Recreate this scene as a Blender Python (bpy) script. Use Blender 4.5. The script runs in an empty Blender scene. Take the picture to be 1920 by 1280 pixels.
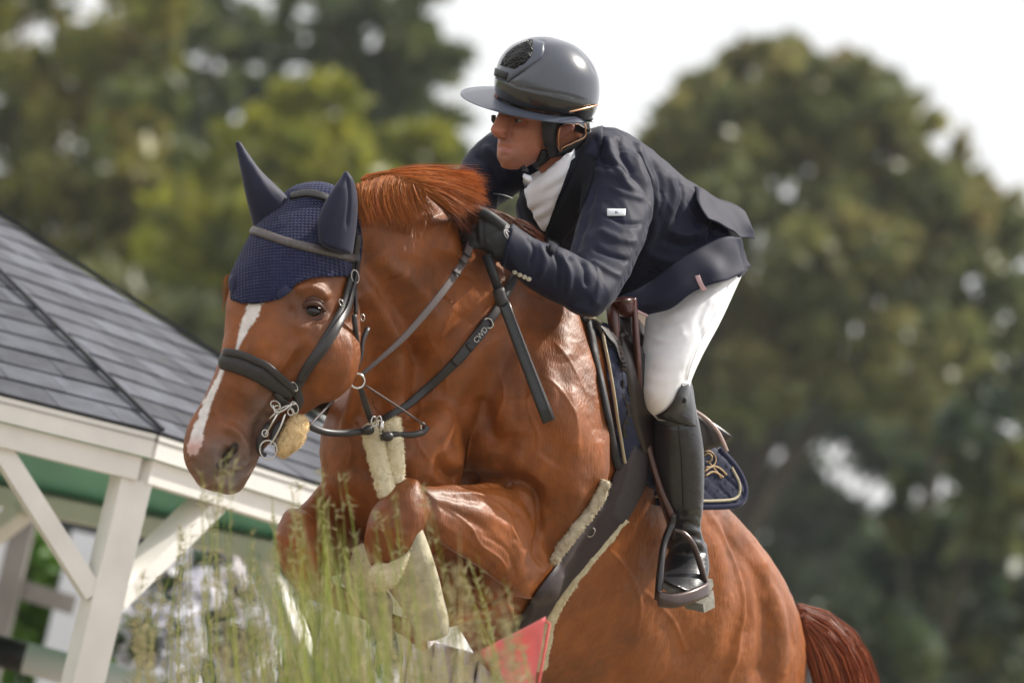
import bpy, bmesh, math, random
import numpy as np
from mathutils import Vector, Matrix
from mathutils.bvhtree import BVHTree
random.seed(7); RNG = np.random.default_rng(7)
SC = bpy.context.scene; COL = SC.collection
# ------------------------------------------------------------------ camera
PITCH, ROLL, F, D0 = math.radians(4.6), math.radians(13.2), 12750.0, 15.0
CAM = Vector((0, 0, 1.2))
FW = Vector((0, math.cos(PITCH), math.sin(PITCH)))
U0 = Vector((0, -math.sin(PITCH), math.cos(PITCH))); X0 = Vector((1, 0, 0))
RT = X0*math.cos(ROLL) + U0*math.sin(ROLL)
UP = -X0*math.sin(ROLL) + U0*math.cos(ROLL)
cd = bpy.data.cameras.new('camera'); cam = bpy.data.objects.new('camera', cd); COL.objects.link(cam)
cd.sensor_width = 36; cd.lens = F/1920*36; cd.clip_start = 0.5; cd.clip_end = 6000
M = Matrix.Identity(4)
for i in range(3): M[i][0], M[i][1], M[i][2], M[i][3] = RT[i], UP[i], -FW[i], CAM[i]
cam.matrix_world = M; SC.camera = cam
cd.dof.use_dof = True; cd.dof.focus_distance = 14.85; cd.dof.aperture_fstop = 4.6; cd.dof.aperture_blades = 0
# ------------------------------------------------------------------ world, sun, exposure
SUN_EL, SUN_AZ = math.radians(52), math.radians(62)      # azimuth measured clockwise from the view direction (+Y)
w = bpy.data.worlds.new('World'); SC.world = w; w.use_nodes = True
nt = w.node_tree; nt.nodes.clear()
wo = nt.nodes.new('ShaderNodeOutputWorld'); bg = nt.nodes.new('ShaderNodeBackground'); sk = nt.nodes.new('ShaderNodeTexSky')
sk.sky_type = 'NISHITA'; sk.sun_disc = False; sk.sun_elevation = SUN_EL; sk.sun_rotation = SUN_AZ; sk.dust_density = 3
# thin high cloud over most of the sky: mix of the clear sky and cloud white
tc = nt.nodes.new('ShaderNodeTexCoord'); nz = nt.nodes.new('ShaderNodeTexNoise'); nz.inputs['Scale'].default_value = 2.2; nz.inputs['Detail'].default_value = 6
cr = nt.nodes.new('ShaderNodeMapRange'); cr.inputs[1].default_value = .3; cr.inputs[2].default_value = .7; cr.inputs[3].default_value = .72; cr.inputs[4].default_value = .97
mx = nt.nodes.new('ShaderNodeMix'); mx.data_type = 'RGBA'; mx.inputs[7].default_value = (8.9, 8.8, 8.8, 1)
nt.links.new(tc.outputs['Generated'], nz.inputs['Vector']); nt.links.new(nz.outputs[0], cr.inputs[0]); nt.links.new(cr.outputs[0], mx.inputs[0])
nt.links.new(sk.outputs[0], mx.inputs[6]); nt.links.new(mx.outputs[2], bg.inputs[0]); bg.inputs[1].default_value = 0.12
nt.links.new(bg.outputs[0], wo.inputs[0])
sl = bpy.data.lights.new('sun', 'SUN'); sun = bpy.data.objects.new('sun', sl); COL.objects.link(sun)
sl.energy = 5.0; sl.angle = math.radians(1.2); sl.color = (1, .94, .85)
sd = Vector((math.cos(SUN_EL)*math.sin(SUN_AZ), math.cos(SUN_EL)*math.cos(SUN_AZ), math.sin(SUN_EL)))
sun.rotation_euler = sd.to_track_quat('Z', 'Y').to_euler(); sun.location = (30, 10, 40)
SC.view_settings.view_transform = 'Standard'; SC.view_settings.look = 'None'; SC.view_settings.exposure = 0.14; SC.view_settings.gamma = 1
SC.cycles.max_bounces = 6; SC.cycles.transparent_max_bounces = 8

# ------------------------------------------------------------------ helpers
def P(px, py, d): return CAM + FW*d + RT*((px-960)*d/F) + UP*((640-py)*d/F)
def Q(px, py, w=0.0): return P(px, py, D0+w)
nRT, nUP, nFW, nCAM = (np.array(v) for v in (RT, UP, FW, CAM))
def proj(co):                                  # world points -> px, py, w
    d = co-nCAM; z = d@nFW
    return 960+(d@nRT)*F/z, 640-(d@nUP)*F/z, z-D0
def cr_interp(pts, n):                         # Catmull-Rom through rows
    p = np.array(pts, float); p = np.vstack([2*p[0]-p[1], p, 2*p[-1]-p[-2]])
    out = []
    for i in range(1, len(p)-2):
        for k in range(n):
            t = k/n; a, b, c, d = p[i-1], p[i], p[i+1], p[i+2]
            out.append(.5*((2*b)+(c-a)*t+(2*a-5*b+4*c-d)*t*t+(-a+3*b-3*c+d)*t**3))
    out.append(p[-2]); return np.array(out)
class MB:                                      # a growing mesh
    def __init__(s): s.v = []; s.f = []
    def add(s, v, f):
        o = len(s.v); s.v += [tuple(x) for x in v]; s.f += [tuple(o+i for i in q) for q in f]; return s
def link(name, me, mats, parent=None, smooth=True):
    o = bpy.data.objects.new(name, me); COL.objects.link(o)
    for m in (mats if isinstance(mats, (list, tuple)) else [mats]): me.materials.append(m)
    if smooth and len(me.polygons): me.polygons.foreach_set('use_smooth', [True]*len(me.polygons))
    if parent is not None:
        o.parent = parent; o.matrix_parent_inverse = Matrix.Identity(4)
        me.transform(Matrix.Translation(-TL(parent)))
    return o
def TL(o):
    v = Vector(o.location)
    if o.parent is not None: v = v+TL(o.parent)
    return v
def build(name, mb, mats, parent=None, smooth=True, mi=None):
    me = bpy.data.meshes.new(name); me.from_pydata([tuple(v) for v in mb.v], [], mb.f); me.update()
    return link(name, me, mats, parent, smooth)
def tag(o, label=None, cat=None, group=None, kind=None):
    if label: o['label'] = label
    if cat: o['category'] = cat
    if group: o['group'] = group
    if kind: o['kind'] = kind
    return o
def empty(name, loc, label, cat, group=None):
    o = bpy.data.objects.new(name, None); COL.objects.link(o); o.location = loc; o.empty_display_size = .2
    return tag(o, label, cat, group)
def loft(mb, st, n=4, seg=22, pw=2.0, cap=(.5, .5)):
    """stations (ax,ay,bx,by,w,t[,tilt]): two outline points in the picture, depth, half thickness in depth"""
    st = [tuple(s)+(0,)*(7-len(s)) for s in st]
    S = cr_interp(st, n); rings = []
    th = np.linspace(0, 2*np.pi, seg, endpoint=False); c, s_ = np.cos(th), np.sin(th)
    if pw != 2: c = np.sign(c)*np.abs(c)**(2/pw); s_ = np.sign(s_)*np.abs(s_)**(2/pw)
    for r in S:
        A = np.array(Q(r[0], r[1], r[4]-r[6])); B = np.array(Q(r[2], r[3], r[4]+r[6]))
        rings.append(((A+B)/2, (B-A)/2, nFW*max(r[5], .001)))
    R = [C+np.outer(c, E1)+np.outer(s_, E2) for C, E1, E2 in rings]
    def caprings(i0, i1, k):
        C, E1, E2 = rings[i0]; d = C-rings[i1][0]; d = d/(np.linalg.norm(d)+1e-9)
        L = k*min(np.linalg.norm(E1), np.linalg.norm(E2))
        return [C+d*L*math.sin(a)+(np.outer(c, E1)+np.outer(s_, E2))*math.cos(a) for a in (.4, .8, 1.15, 1.4)], C+d*L
    e, tip1 = caprings(-1, -2, cap[1]); b, tip0 = caprings(0, 1, cap[0])
    R = b[::-1]+R+e
    v = np.vstack(R); m = len(R); f = []
    for i in range(m-1):
        for j in range(seg):
            k = (j+1) % seg; f.append((i*seg+j, i*seg+k, (i+1)*seg+k, (i+1)*seg+j))
    n0 = len(v); v = np.vstack([v, tip0[None], tip1[None]])
    for j in range(seg):
        k = (j+1) % seg; f.append((n0, k, j)); f.append((n0+1, (m-1)*seg+j, (m-1)*seg+k))
    return mb.add(v, f)
def tube(mb, pts, rad, seg=8, n=4, flat=None, world=False):
    """round tube through (px,py,w) points; rad scalar or list (m)"""
    p = np.array([pt if world else tuple(Q(*pt)) for pt in pts], float)
    r = np.full(len(p), rad, float) if np.isscalar(rad) else np.array(rad, float)
    S = cr_interp(np.hstack([p, r[:, None]]), n) if len(p) > 2 else np.hstack([p, r[:, None]])
    c = S[:, :3]; r = np.maximum(S[:, 3], 1e-5); T = np.gradient(c, axis=0); T /= np.linalg.norm(T, axis=1)[:, None]+1e-12
    nrm = np.cross(T[0], nFW if abs(T[0]@nFW) < .9 else nUP); nrm /= np.linalg.norm(nrm); v = []
    th = np.linspace(0, 2*np.pi, seg, endpoint=False)
    for i in range(len(c)):
        nrm = nrm-T[i]*(nrm@T[i]); nrm /= np.linalg.norm(nrm)+1e-12; b = np.cross(T[i], nrm)
        v.append(c[i]+r[i]*(np.outer(np.cos(th), nrm)+np.outer(np.sin(th), b)))
    m = len(c); f = [(i*seg+j, i*seg+(j+1) % seg, (i+1)*seg+(j+1) % seg, (i+1)*seg+j) for i in range(m-1) for j in range(seg)]
    f.append(tuple(range(seg))[::-1]); f.append(tuple((m-1)*seg+j for j in range(seg)))
    return mb.add(np.vstack(v), f)
def ball(mb, c, ax, seg=20, rings=12, R=None):
    """ellipsoid at world c, radii ax along RT, UP, FW (or rows of R)"""
    B = np.array([nRT, nUP, nFW]) if R is None else R; c = np.array(c); v = []
    for i in range(1, rings):
        a = math.pi*i/rings
        for j in range(seg):
            t = 2*math.pi*j/seg
            v.append(c+B[0]*ax[0]*math.sin(a)*math.cos(t)+B[1]*ax[1]*math.cos(a)+B[2]*ax[2]*math.sin(a)*math.sin(t))
    f = [(i*seg+j, i*seg+(j+1) % seg, (i+1)*seg+(j+1) % seg, (i+1)*seg+j) for i in range(rings-2) for j in range(seg)]
    n0 = len(v); v += [c+B[1]*ax[1], c-B[1]*ax[1]]
    for j in range(seg): f.append((n0, (j+1) % seg, j)); f.append((n0+1, (rings-2)*seg+j, (rings-2)*seg+(j+1) % seg))
    return mb.add(v, f)
def ring(mb, c, r, th, nrm=None, seg=24, s2=6, sx=1.0, ang=0):
    n = np.array(nrm if nrm is not None else -nFW, float); n /= np.linalg.norm(n)
    a = np.cross(n, nUP); a /= np.linalg.norm(a); b = np.cross(n, a); a, b = a*math.cos(ang)+b*math.sin(ang), b*math.cos(ang)-a*math.sin(ang)
    v = []; c = np.array(c)
    for i in range(seg):
        t = 2*math.pi*i/seg; o = a*math.cos(t)*sx+b*math.sin(t)
        for j in range(s2):
            q = 2*math.pi*j/s2; v.append(c+o*r+(o*math.cos(q)+n*math.sin(q))*th)
    f = [(i*s2+j, i*s2+(j+1) % s2, ((i+1) % seg)*s2+(j+1) % s2, ((i+1) % seg)*s2+j) for i in range(seg) for j in range(s2)]
    return mb.add(v, f)
def box(mb, c, ax, R=None):
    """box, half sizes ax along rows of R (default world axes)"""
    R = np.eye(3) if R is None else np.array(R); c = np.array(c)
    v = [c+R[0]*ax[0]*i+R[1]*ax[1]*j+R[2]*ax[2]*k for i in (-1, 1) for j in (-1, 1) for k in (-1, 1)]
    return mb.add(v, [(0, 1, 3, 2), (4, 6, 7, 5), (0, 4, 5, 1), (2, 3, 7, 6), (0, 2, 6, 4), (1, 5, 7, 3)])
def beam(mb, a, b, wd, hd, up=(0, 0, 1)):
    a, b = np.array(a), np.array(b); t = b-a; L = np.linalg.norm(t); t = t/L
    s = np.cross(t, np.array(up, float)); s /= np.linalg.norm(s); u = np.cross(s, t)
    return box(mb, (a+b)/2, (L/2, wd/2, hd/2), [t, s, u])
def get_np(me):
    n = len(me.vertices); co = np.empty(n*3, np.float32); me.vertices.foreach_get('co', co)
    no = np.empty(n*3, np.float32); me.vertex_normals.foreach_get('vector', no)
    return co.reshape(-1, 3).astype(float), no.reshape(-1, 3).astype(float)
def set_np(me, co): me.vertices.foreach_set('co', co.astype(np.float32).ravel()); me.update()
def remesh(mb, vox, sub=0):
    me = bpy.data.meshes.new('tmp'); me.from_pydata(mb.v, [], mb.f); me.update()
    bm = bmesh.new(); bm.from_mesh(me); bmesh.ops.recalc_face_normals(bm, faces=bm.faces); bm.to_mesh(me); bm.free()
    o = bpy.data.objects.new('tmp', me); COL.objects.link(o)
    m = o.modifiers.new('r', 'REMESH'); m.mode = 'VOXEL'; m.voxel_size = vox; m.adaptivity = 0
    dg = bpy.context.evaluated_depsgraph_get(); out = bpy.data.meshes.new_from_object(o.evaluated_get(dg), depsgraph=dg)
    bpy.data.objects.remove(o); bpy.data.meshes.remove(me); return out
def smooth(me, it=10, lam=.5, mu=-.53, wt=None):
    co, _ = get_np(me); e = np.empty(len(me.edges)*2, np.int32); me.edges.foreach_get('vertices', e); e = e.reshape(-1, 2)
    i = np.concatenate([e[:, 0], e[:, 1]]); j = np.concatenate([e[:, 1], e[:, 0]]); n = len(co); deg = np.maximum(np.bincount(i, minlength=n), 1)
    W = 1.0 if wt is None else wt[:, None]
    for k in range(it):
        for l in ((lam, mu) if mu else (lam,)):
            a = np.stack([np.bincount(i, co[j, c], n) for c in range(3)], 1)/deg[:, None]; co = co+l*W*(a-co)
    set_np(me, co)
def seg_dist(x, y, poly):
    """distance in px to polyline and parameter along it (0..1)"""
    p = np.array(poly, float)[:, :2]; best = np.full(x.shape, 1e9); par = np.zeros(x.shape)
    L = np.concatenate([[0], np.cumsum(np.linalg.norm(np.diff(p, axis=0), axis=1))])
    for k in range(len(p)-1):
        a, b = p[k], p[k+1]; d = b-a; ll = d@d+1e-9
        t = np.clip(((x-a[0])*d[0]+(y-a[1])*d[1])/ll, 0, 1); r = np.hypot(x-a[0]-t*d[0], y-a[1]-t*d[1]); m = r < best
        best[m] = r[m]; par[m] = (L[k]+t[m]*math.sqrt(ll))/L[-1]
    return best, par
def side_dist(x, y, poly):
    """signed distance: + on the right hand of travel"""
    p = np.array(poly, float)[:, :2]; best = np.full(x.shape, 1e9); sg = np.zeros(x.shape)
    for k in range(len(p)-1):
        a, b = p[k], p[k+1]; d = b-a; ll = d@d+1e-9
        t = np.clip(((x-a[0])*d[0]+(y-a[1])*d[1])/ll, 0, 1); r = np.hypot(x-a[0]-t*d[0], y-a[1]-t*d[1]); m = r < best
        best[m] = r[m]; sg[m] = np.sign(d[0]*(y[m]-a[1])-d[1]*(x[m]-a[0]))
    return best*sg
def strokes(me, ops, face=.05, wr=None):
    """sculpting: each op = (polyline px, sigma px, height m[, (wmin,wmax)]); displaces the camera-side surface along its normal"""
    co, no = get_np(me); x, y, w = proj(co); fac = np.clip((-(no@nFW)-face)*2.4, 0, 1)
    disp = np.zeros(len(co))
    for op in ops:
        poly, sg, h = op[:3]; p = np.array(poly, float)
        if len(p) > 2: p = cr_interp(p, 5)
        m = (x > p[:, 0].min()-3*sg) & (x < p[:, 0].max()+3*sg) & (y > p[:, 1].min()-3*sg) & (y < p[:, 1].max()+3*sg)
        if len(op) > 3: m &= (w > op[3][0]) & (w < op[3][1])
        if not m.any(): continue
        if len(p) == 1: r = np.hypot(x[m]-p[0, 0], y[m]-p[0, 1]); par = np.full(r.shape, .5)
        else: r, par = seg_dist(x[m], y[m], p)
        tap = 1.0 if len(p) == 1 else np.clip(np.minimum(par, 1-par)*6+.15, 0, 1)
        disp[m] += h*np.exp(-(r/sg)**2/2)*tap
    set_np(me, co+no*(disp*fac)[:, None])
def hashn(p, s):                                # cheap value noise in 3D on numpy
    p = p*s; i = np.floor(p).astype(np.int64); f = p-i; f = f*f*(3-2*f); r = 0
    def h(a): return ((np.sin(a[:, 0]*127.1+a[:, 1]*311.7+a[:, 2]*74.7)*43758.5453) % 1)
    for dx in (0, 1):
        for dy in (0, 1):
            for dz in (0, 1):
                r = r+h(i+np.array([dx, dy, dz]))*np.where(dx, f[:, 0], 1-f[:, 0])*np.where(dy, f[:, 1], 1-f[:, 1])*np.where(dz, f[:, 2], 1-f[:, 2])
    return r
def noise_disp(me, amp, sc, mask=None):
    co, no = get_np(me); d = amp*(hashn(co+17.3, sc)-.5)*2
    if mask is not None: d = d*mask(*proj(co))
    set_np(me, co+no*d[:, None])
def set_col(me, rgb):
    a = me.color_attributes.new('col', 'FLOAT_COLOR', 'POINT'); c = np.ones((len(rgb), 4), np.float32); c[:, :3] = rgb; a.data.foreach_set('color', c.ravel())
def bvh_of(me):
    co, _ = get_np(me); me.calc_loop_triangles(); t = np.empty(len(me.loop_triangles)*3, np.int32); me.loop_triangles.foreach_get('vertices', t)
    return BVHTree.FromPolygons(co.tolist(), t.reshape(-1, 3).tolist())
def on(b, px, py, off=.004, w=None):
    d = (P(px, py, 10)-CAM).normalized(); h = b.ray_cast(CAM, d)
    if h[0] is None:
        q = Q(px, py, w if w is not None else 0); h = b.find_nearest(q)
    return h[0]+h[1]*off, h[1]
def strap(mb, b, pts, wd, th=.004, off=.003, sm=3, n=6, nrm=None, round_=False):
    """leather strap through (px,py) on the surface b, or (px,py,w) free points"""
    free = len(pts[0]) == 3; p = cr_interp(pts, n); c = []; N = []
    for q in p:
        if free: c.append(np.array(Q(*q))); N.append(np.array(nrm if nrm is not None else -nFW, float))
        else: h, nn = on(b, q[0], q[1], off); c.append(np.array(h)); N.append(np.array(nn))
    c, N = np.array(c), np.array(N)
    for _ in range(sm):
        c[1:-1] = c[1:-1]*.5+(c[:-2]+c[2:])*.25; N[1:-1] = N[1:-1]*.5+(N[:-2]+N[2:])*.25
    T = np.gradient(c, axis=0); T /= np.linalg.norm(T, axis=1)[:, None]+1e-12
    N -= T*np.sum(N*T, 1)[:, None]; N /= np.linalg.norm(N, axis=1)[:, None]+1e-12; B = np.cross(T, N)
    W = np.interp(np.linspace(0, 1, len(c)), np.linspace(0, 1, len(wd)), wd) if hasattr(wd, '__len__') else np.full(len(c), wd)
    if round_: prof = [(math.cos(a), math.sin(a)) for a in np.linspace(0, 2*np.pi, 12, endpoint=False)]
    else: prof = [(-1, -.7), (-1, .3), (-.9, .8), (-.6, 1), (.6, 1), (.9, .8), (1, .3), (1, -.7)]
    k = len(prof); v = []
    for i in range(len(c)):
        for (u, q) in prof: v.append(c[i]+B[i]*W[i]/2*u+N[i]*th*q)
    m = len(c); f = [(i*k+j, i*k+(j+1) % k, (i+1)*k+(j+1) % k, (i+1)*k+j) for i in range(m-1) for j in range(k)]
    f += [tuple(range(k))[::-1], tuple((m-1)*k+j for j in range(k))]
    mb.add(np.array(v), f); return c, N, B
# ------------------------------------------------------------------ materials
def mat(name, col, rough=.5, spec=.5, noise=None, bump=None, metal=0, coat=0, sheen=0, attr=None, aniso=0, sss=0, trans=0, wave=None, vor=None, coatr=.1, grid=None):
    m = bpy.data.materials.new(name); m.use_nodes = True; nt = m.node_tree; b = nt.nodes['Principled BSDF']; L = nt.links.new
    b.inputs['Base Color'].default_value = (*col, 1); b.inputs['Roughness'].default_value = rough; b.inputs['Specular IOR Level'].default_value = spec
    b.inputs['Metallic'].default_value = metal; b.inputs['Coat Weight'].default_value = coat; b.inputs['Coat Roughness'].default_value = coatr
    b.inputs['Sheen Weight'].default_value = sheen; b.inputs['Sheen Roughness'].default_value = .4
    tc = nt.nodes.new('ShaderNodeTexCoord'); src = None
    if sss: b.inputs['Subsurface Weight'].default_value = sss; b.inputs['Subsurface Radius'].default_value = (.012, .004, .002); b.inputs['Subsurface Scale'].default_value = 1
    if attr: a = nt.nodes.new('ShaderNodeAttribute'); a.attribute_name = attr; src = a.outputs['Color']
    if noise:                                   # (scale, strength)
        z = nt.nodes.new('ShaderNodeTexNoise'); z.inputs['Scale'].default_value = noise[0]; z.inputs['Detail'].default_value = 5; L(tc.outputs['Object'], z.inputs['Vector'])
        r = nt.nodes.new('ShaderNodeMapRange'); r.inputs[1].default_value = .3; r.inputs[2].default_value = .7; r.inputs[3].default_value = 1-noise[1]; r.inputs[4].default_value = 1+noise[1]; L(z.outputs[0], r.inputs[0])
        x = nt.nodes.new('ShaderNodeVectorMath'); x.operation = 'SCALE'; L(r.outputs[0], x.inputs['Scale'])
        if src: L(src, x.inputs[0])
        else: x.inputs[0].default_value = col
        src = x.outputs[0]
    if src: L(src, b.inputs['Base Color'])
    hs = None
    if bump:                                    # (scale, strength, distance[, stretch vector])
        z = nt.nodes.new('ShaderNodeTexNoise'); z.inputs['Scale'].default_value = bump[0]; z.inputs['Detail'].default_value = 4
        if len(bump) > 3:
            mp = nt.nodes.new('ShaderNodeMapping'); mp.inputs['Scale'].default_value = bump[3]; L(tc.outputs['Object'], mp.inputs[0]); L(mp.outputs[0], z.inputs['Vector'])
        else: L(tc.outputs['Object'], z.inputs['Vector'])
        hs = (z.outputs[0], bump[1], bump[2])
    if vor:
        z = nt.nodes.new('ShaderNodeTexVoronoi'); z.inputs['Scale'].default_value = vor[0]; L(tc.outputs['Object'], z.inputs['Vector']); hs = (z.outputs[0], vor[1], vor[2])
    if grid:                                    # (period m, strength, distance): woven holes
        mp = nt.nodes.new('ShaderNodeMapping'); mp.inputs['Rotation'].default_value = (.35, .25, .3); L(tc.outputs['Object'], mp.inputs[0]); sx = nt.nodes.new('ShaderNodeSeparateXYZ'); L(mp.outputs[0], sx.inputs[0]); fs = []
        for ax in ('X', 'Z'):
            a = nt.nodes.new('ShaderNodeMath'); a.operation = 'MULTIPLY'; a.inputs[1].default_value = 2*math.pi/grid[0]; L(sx.outputs[ax], a.inputs[0]); s_ = nt.nodes.new('ShaderNodeMath'); s_.operation = 'SINE'; L(a.outputs[0], s_.inputs[0]); fs.append(s_.outputs[0])
        mu = nt.nodes.new('ShaderNodeMath'); mu.operation = 'MAXIMUM'; L(fs[0], mu.inputs[0]); L(fs[1], mu.inputs[1]); hs = (mu.outputs[0], grid[1], grid[2])
    if hs:
        bp = nt.nodes.new('ShaderNodeBump'); bp.inputs['Strength'].default_value = hs[1]; bp.inputs['Distance'].default_value = hs[2]; L(hs[0], bp.inputs['Height']); L(bp.outputs[0], b.inputs['Normal'])
    if trans:
        t = nt.nodes.new('ShaderNodeBsdfTranslucent'); ms = nt.nodes.new('ShaderNodeMixShader'); ms.inputs[0].default_value = trans
        t.inputs[0].default_value = (*col, 1)
        if src: L(src, t.inputs[0])
        L(b.outputs[0], ms.inputs[1]); L(t.outputs[0], ms.inputs[2]); L(ms.outputs[0], nt.nodes['Material Output'].inputs[0])
    return m
# ------------------------------------------------------------------ the horse
horse = empty('horse', Q(900, 2600, .3), 'chestnut horse in mid jump with a white blaze and a navy ear bonnet', 'horse')
hb = MB()
# head: front outline -> jaw outline
loft(hb, [(535, 372, 640, 378, -.47, .06), (487, 425, 660, 440, -.50, .085, .02), (450, 490, 668, 520, -.53, .102, .03), (427, 555, 676, 600, -.55, .108, .035),
          (421, 620, 672, 665, -.57, .10, .035), (412, 672, 645, 722, -.585, .088, .03), (396, 712, 590, 765, -.60, .070, .025), (378, 752, 535, 800, -.61, .058, .02),
          (356, 790, 505, 832, -.62, .056, .018), (343, 828, 484, 858, -.63, .060, .015), (346, 868, 472, 885, -.635, .056, .01), (366, 900, 456, 905, -.635, .044, .01)], n=5, seg=32, cap=(.6, .55))
# chin / lower lip
loft(hb, [(420, 850, 490, 850, -.625, .035), (408, 890, 470, 893, -.63, .036), (405, 912, 455, 915, -.63, .028)], cap=(.6, .6))
# cheek disc
ball(hb, Q(600, 668, -.585), (.088, .10, .085))
# neck
loft(hb, [(600, 372, 655, 520, -.46, .062), (668, 352, 665, 640, -.43, .085), (745, 348, 655, 735, -.37, .11), (820, 372, 632, 815, -.29, .14),
          (880, 425, 618, 890, -.20, .18), (950, 500, 625, 970, -.10, .215), (1040, 560, 690, 1040, .02, .245)], n=5, seg=32, cap=(.5, .5))
# trunk
loft(hb, [(930, 520, 630, 915, -.08, .18), (1060, 572, 690, 985, .05, .25), (1180, 640, 840, 1150, .22, .285), (1255, 760, 900, 1240, .42, .29),
          (1325, 905, 990, 1340, .65, .295), (1403, 992, 1070, 1440, .85, .305), (1470, 1085, 1140, 1530, 1.03, .30), (1511, 1185, 1210, 1610, 1.17, .27), (1527, 1300, 1300, 1660, 1.27, .2)], n=5, seg=40, cap=(.5, .7))
# breast and near shoulder
ball(hb, Q(735, 850, -.22), (.16, .19, .16)); ball(hb, Q(715, 925, -.20), (.11, .11, .12))
loft(hb, [(960, 560, 1090, 600, -.08, .05), (900, 650, 1120, 700, -.12, .09), (880, 760, 1140, 800, -.14, .11), (880, 860, 1140, 900, -.14, .11), (900, 960, 1090, 990, -.12, .10), (930, 1040, 1040, 1070, -.1, .07)], cap=(.6, .6), seg=28)
# near foreleg: forearm, knee, cannon folded back, fetlock, hoof
loft(hb, [(1000, 935, 1030, 1115, -.13, .09), (965, 908, 985, 1125, -.20, .095), (915, 903, 925, 1085, -.28, .082), (860, 906, 862, 1040, -.35, .068), (805, 909, 805, 1008, -.42, .056), (760, 908, 765, 1012, -.47, .055)], seg=28, cap=(.6, .6))
loft(hb, [(722, 925, 790, 905, -.47, .045), (692, 965, 800, 960, -.49, .058), (682, 1010, 785, 1015, -.49, .058), (690, 1050, 770, 1062, -.46, .045), (712, 1085, 780, 1085, -.42, .035), (745, 1125, 800, 1110, -.38, .033), (775, 1175, 835, 1150, -.34, .038)], seg=24, cap=(.6, .8))
loft(hb, [(800, 1135, 815, 1185, -.34, .032), (850, 1145, 858, 1172, -.31, .026), (905, 1134, 912, 1166, -.27, .030), (950, 1110, 964, 1152, -.24, .034)], cap=(.6, .3))
# off foreleg
loft(hb, [(640, 870, 720, 1060, -.12, .08), (600, 905, 660, 1075, -.22, .075), (560, 950, 630, 1080, -.32, .06), (522, 985, 600, 1080, -.40, .052)], seg=24, cap=(.6, .6))
loft(hb, [(530, 965, 590, 975, -.40, .045), (515, 1005, 600, 1030, -.42, .055), (525, 1060, 600, 1070, -.40, .05), (560, 1110, 620, 1090, -.35, .037), (620, 1140, 650, 1100, -.28, .034), (690, 1165, 712, 1125, -.2, .04)], seg=22, cap=(.6, .7))
loft(hb, [(695, 1120, 700, 1170, -.19, .036), (740, 1150, 750, 1190, -.12, .032), (790, 1160, 800, 1225, -.06, .05)], cap=(.6, .15), seg=20)
# hindquarters and hind legs (mostly below the frame)
for (dx, dw) in ((0, 0), (-190, .22)):
    loft(hb, [(1250+dx, 1380, 1505+dx*.5, 1350, 1.08+dw, .12), (1250+dx, 1480, 1530+dx*.7, 1440, 1.03+dw, .15), (1310+dx, 1600, 1540+dx, 1580, 1.1+dw, .11), (1420+dx, 1700, 1560+dx, 1660, 1.18+dw, .07), (1500+dx, 1780, 1590+dx, 1730, 1.24+dw, .05)], seg=24, cap=(.6, .6))
    loft(hb, [(1505+dx, 1745, 1600+dx, 1740, 1.24+dw, .05), (1490+dx, 1830, 1560+dx, 1835, 1.22+dw, .04), (1480+dx, 1960, 1530+dx, 1965, 1.2+dw, .033), (1465+dx, 2060, 1530+dx, 2065, 1.18+dw, .04), (1430+dx, 2120, 1485+dx, 2130, 1.15+dw, .035), (1400+dx, 2140, 1480+dx, 2190, 1.13+dw, .05), (1370+dx, 2170, 1475+dx, 2230, 1.12+dw, .06)], seg=20, cap=(.6, .2))
HM = remesh(hb, .0065)
co, _ = get_np(HM); x, y, w_ = proj(co)
smooth(HM, 8)
# extra blending where parts join
co, _ = get_np(HM); x, y, w_ = proj(co)
wt = np.zeros(len(co))
for (bx, by, br) in ((1000, 560, 120), (1040, 800, 130), (1080, 950, 100), (900, 620, 130), (700, 900, 110), (660, 700, 60), (1330, 1300, 200), (1020, 1080, 70), (850, 780, 120), (900, 870, 60), (660, 450, 60), (740, 1000, 50), (1150, 1100, 120), (1480, 1350, 150)):
    wt = np.maximum(wt, np.exp(-((x-bx)**2+(y-by)**2)/(2*(br*.6)**2)))
smooth(HM, 22, .5, 0, wt)
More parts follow.
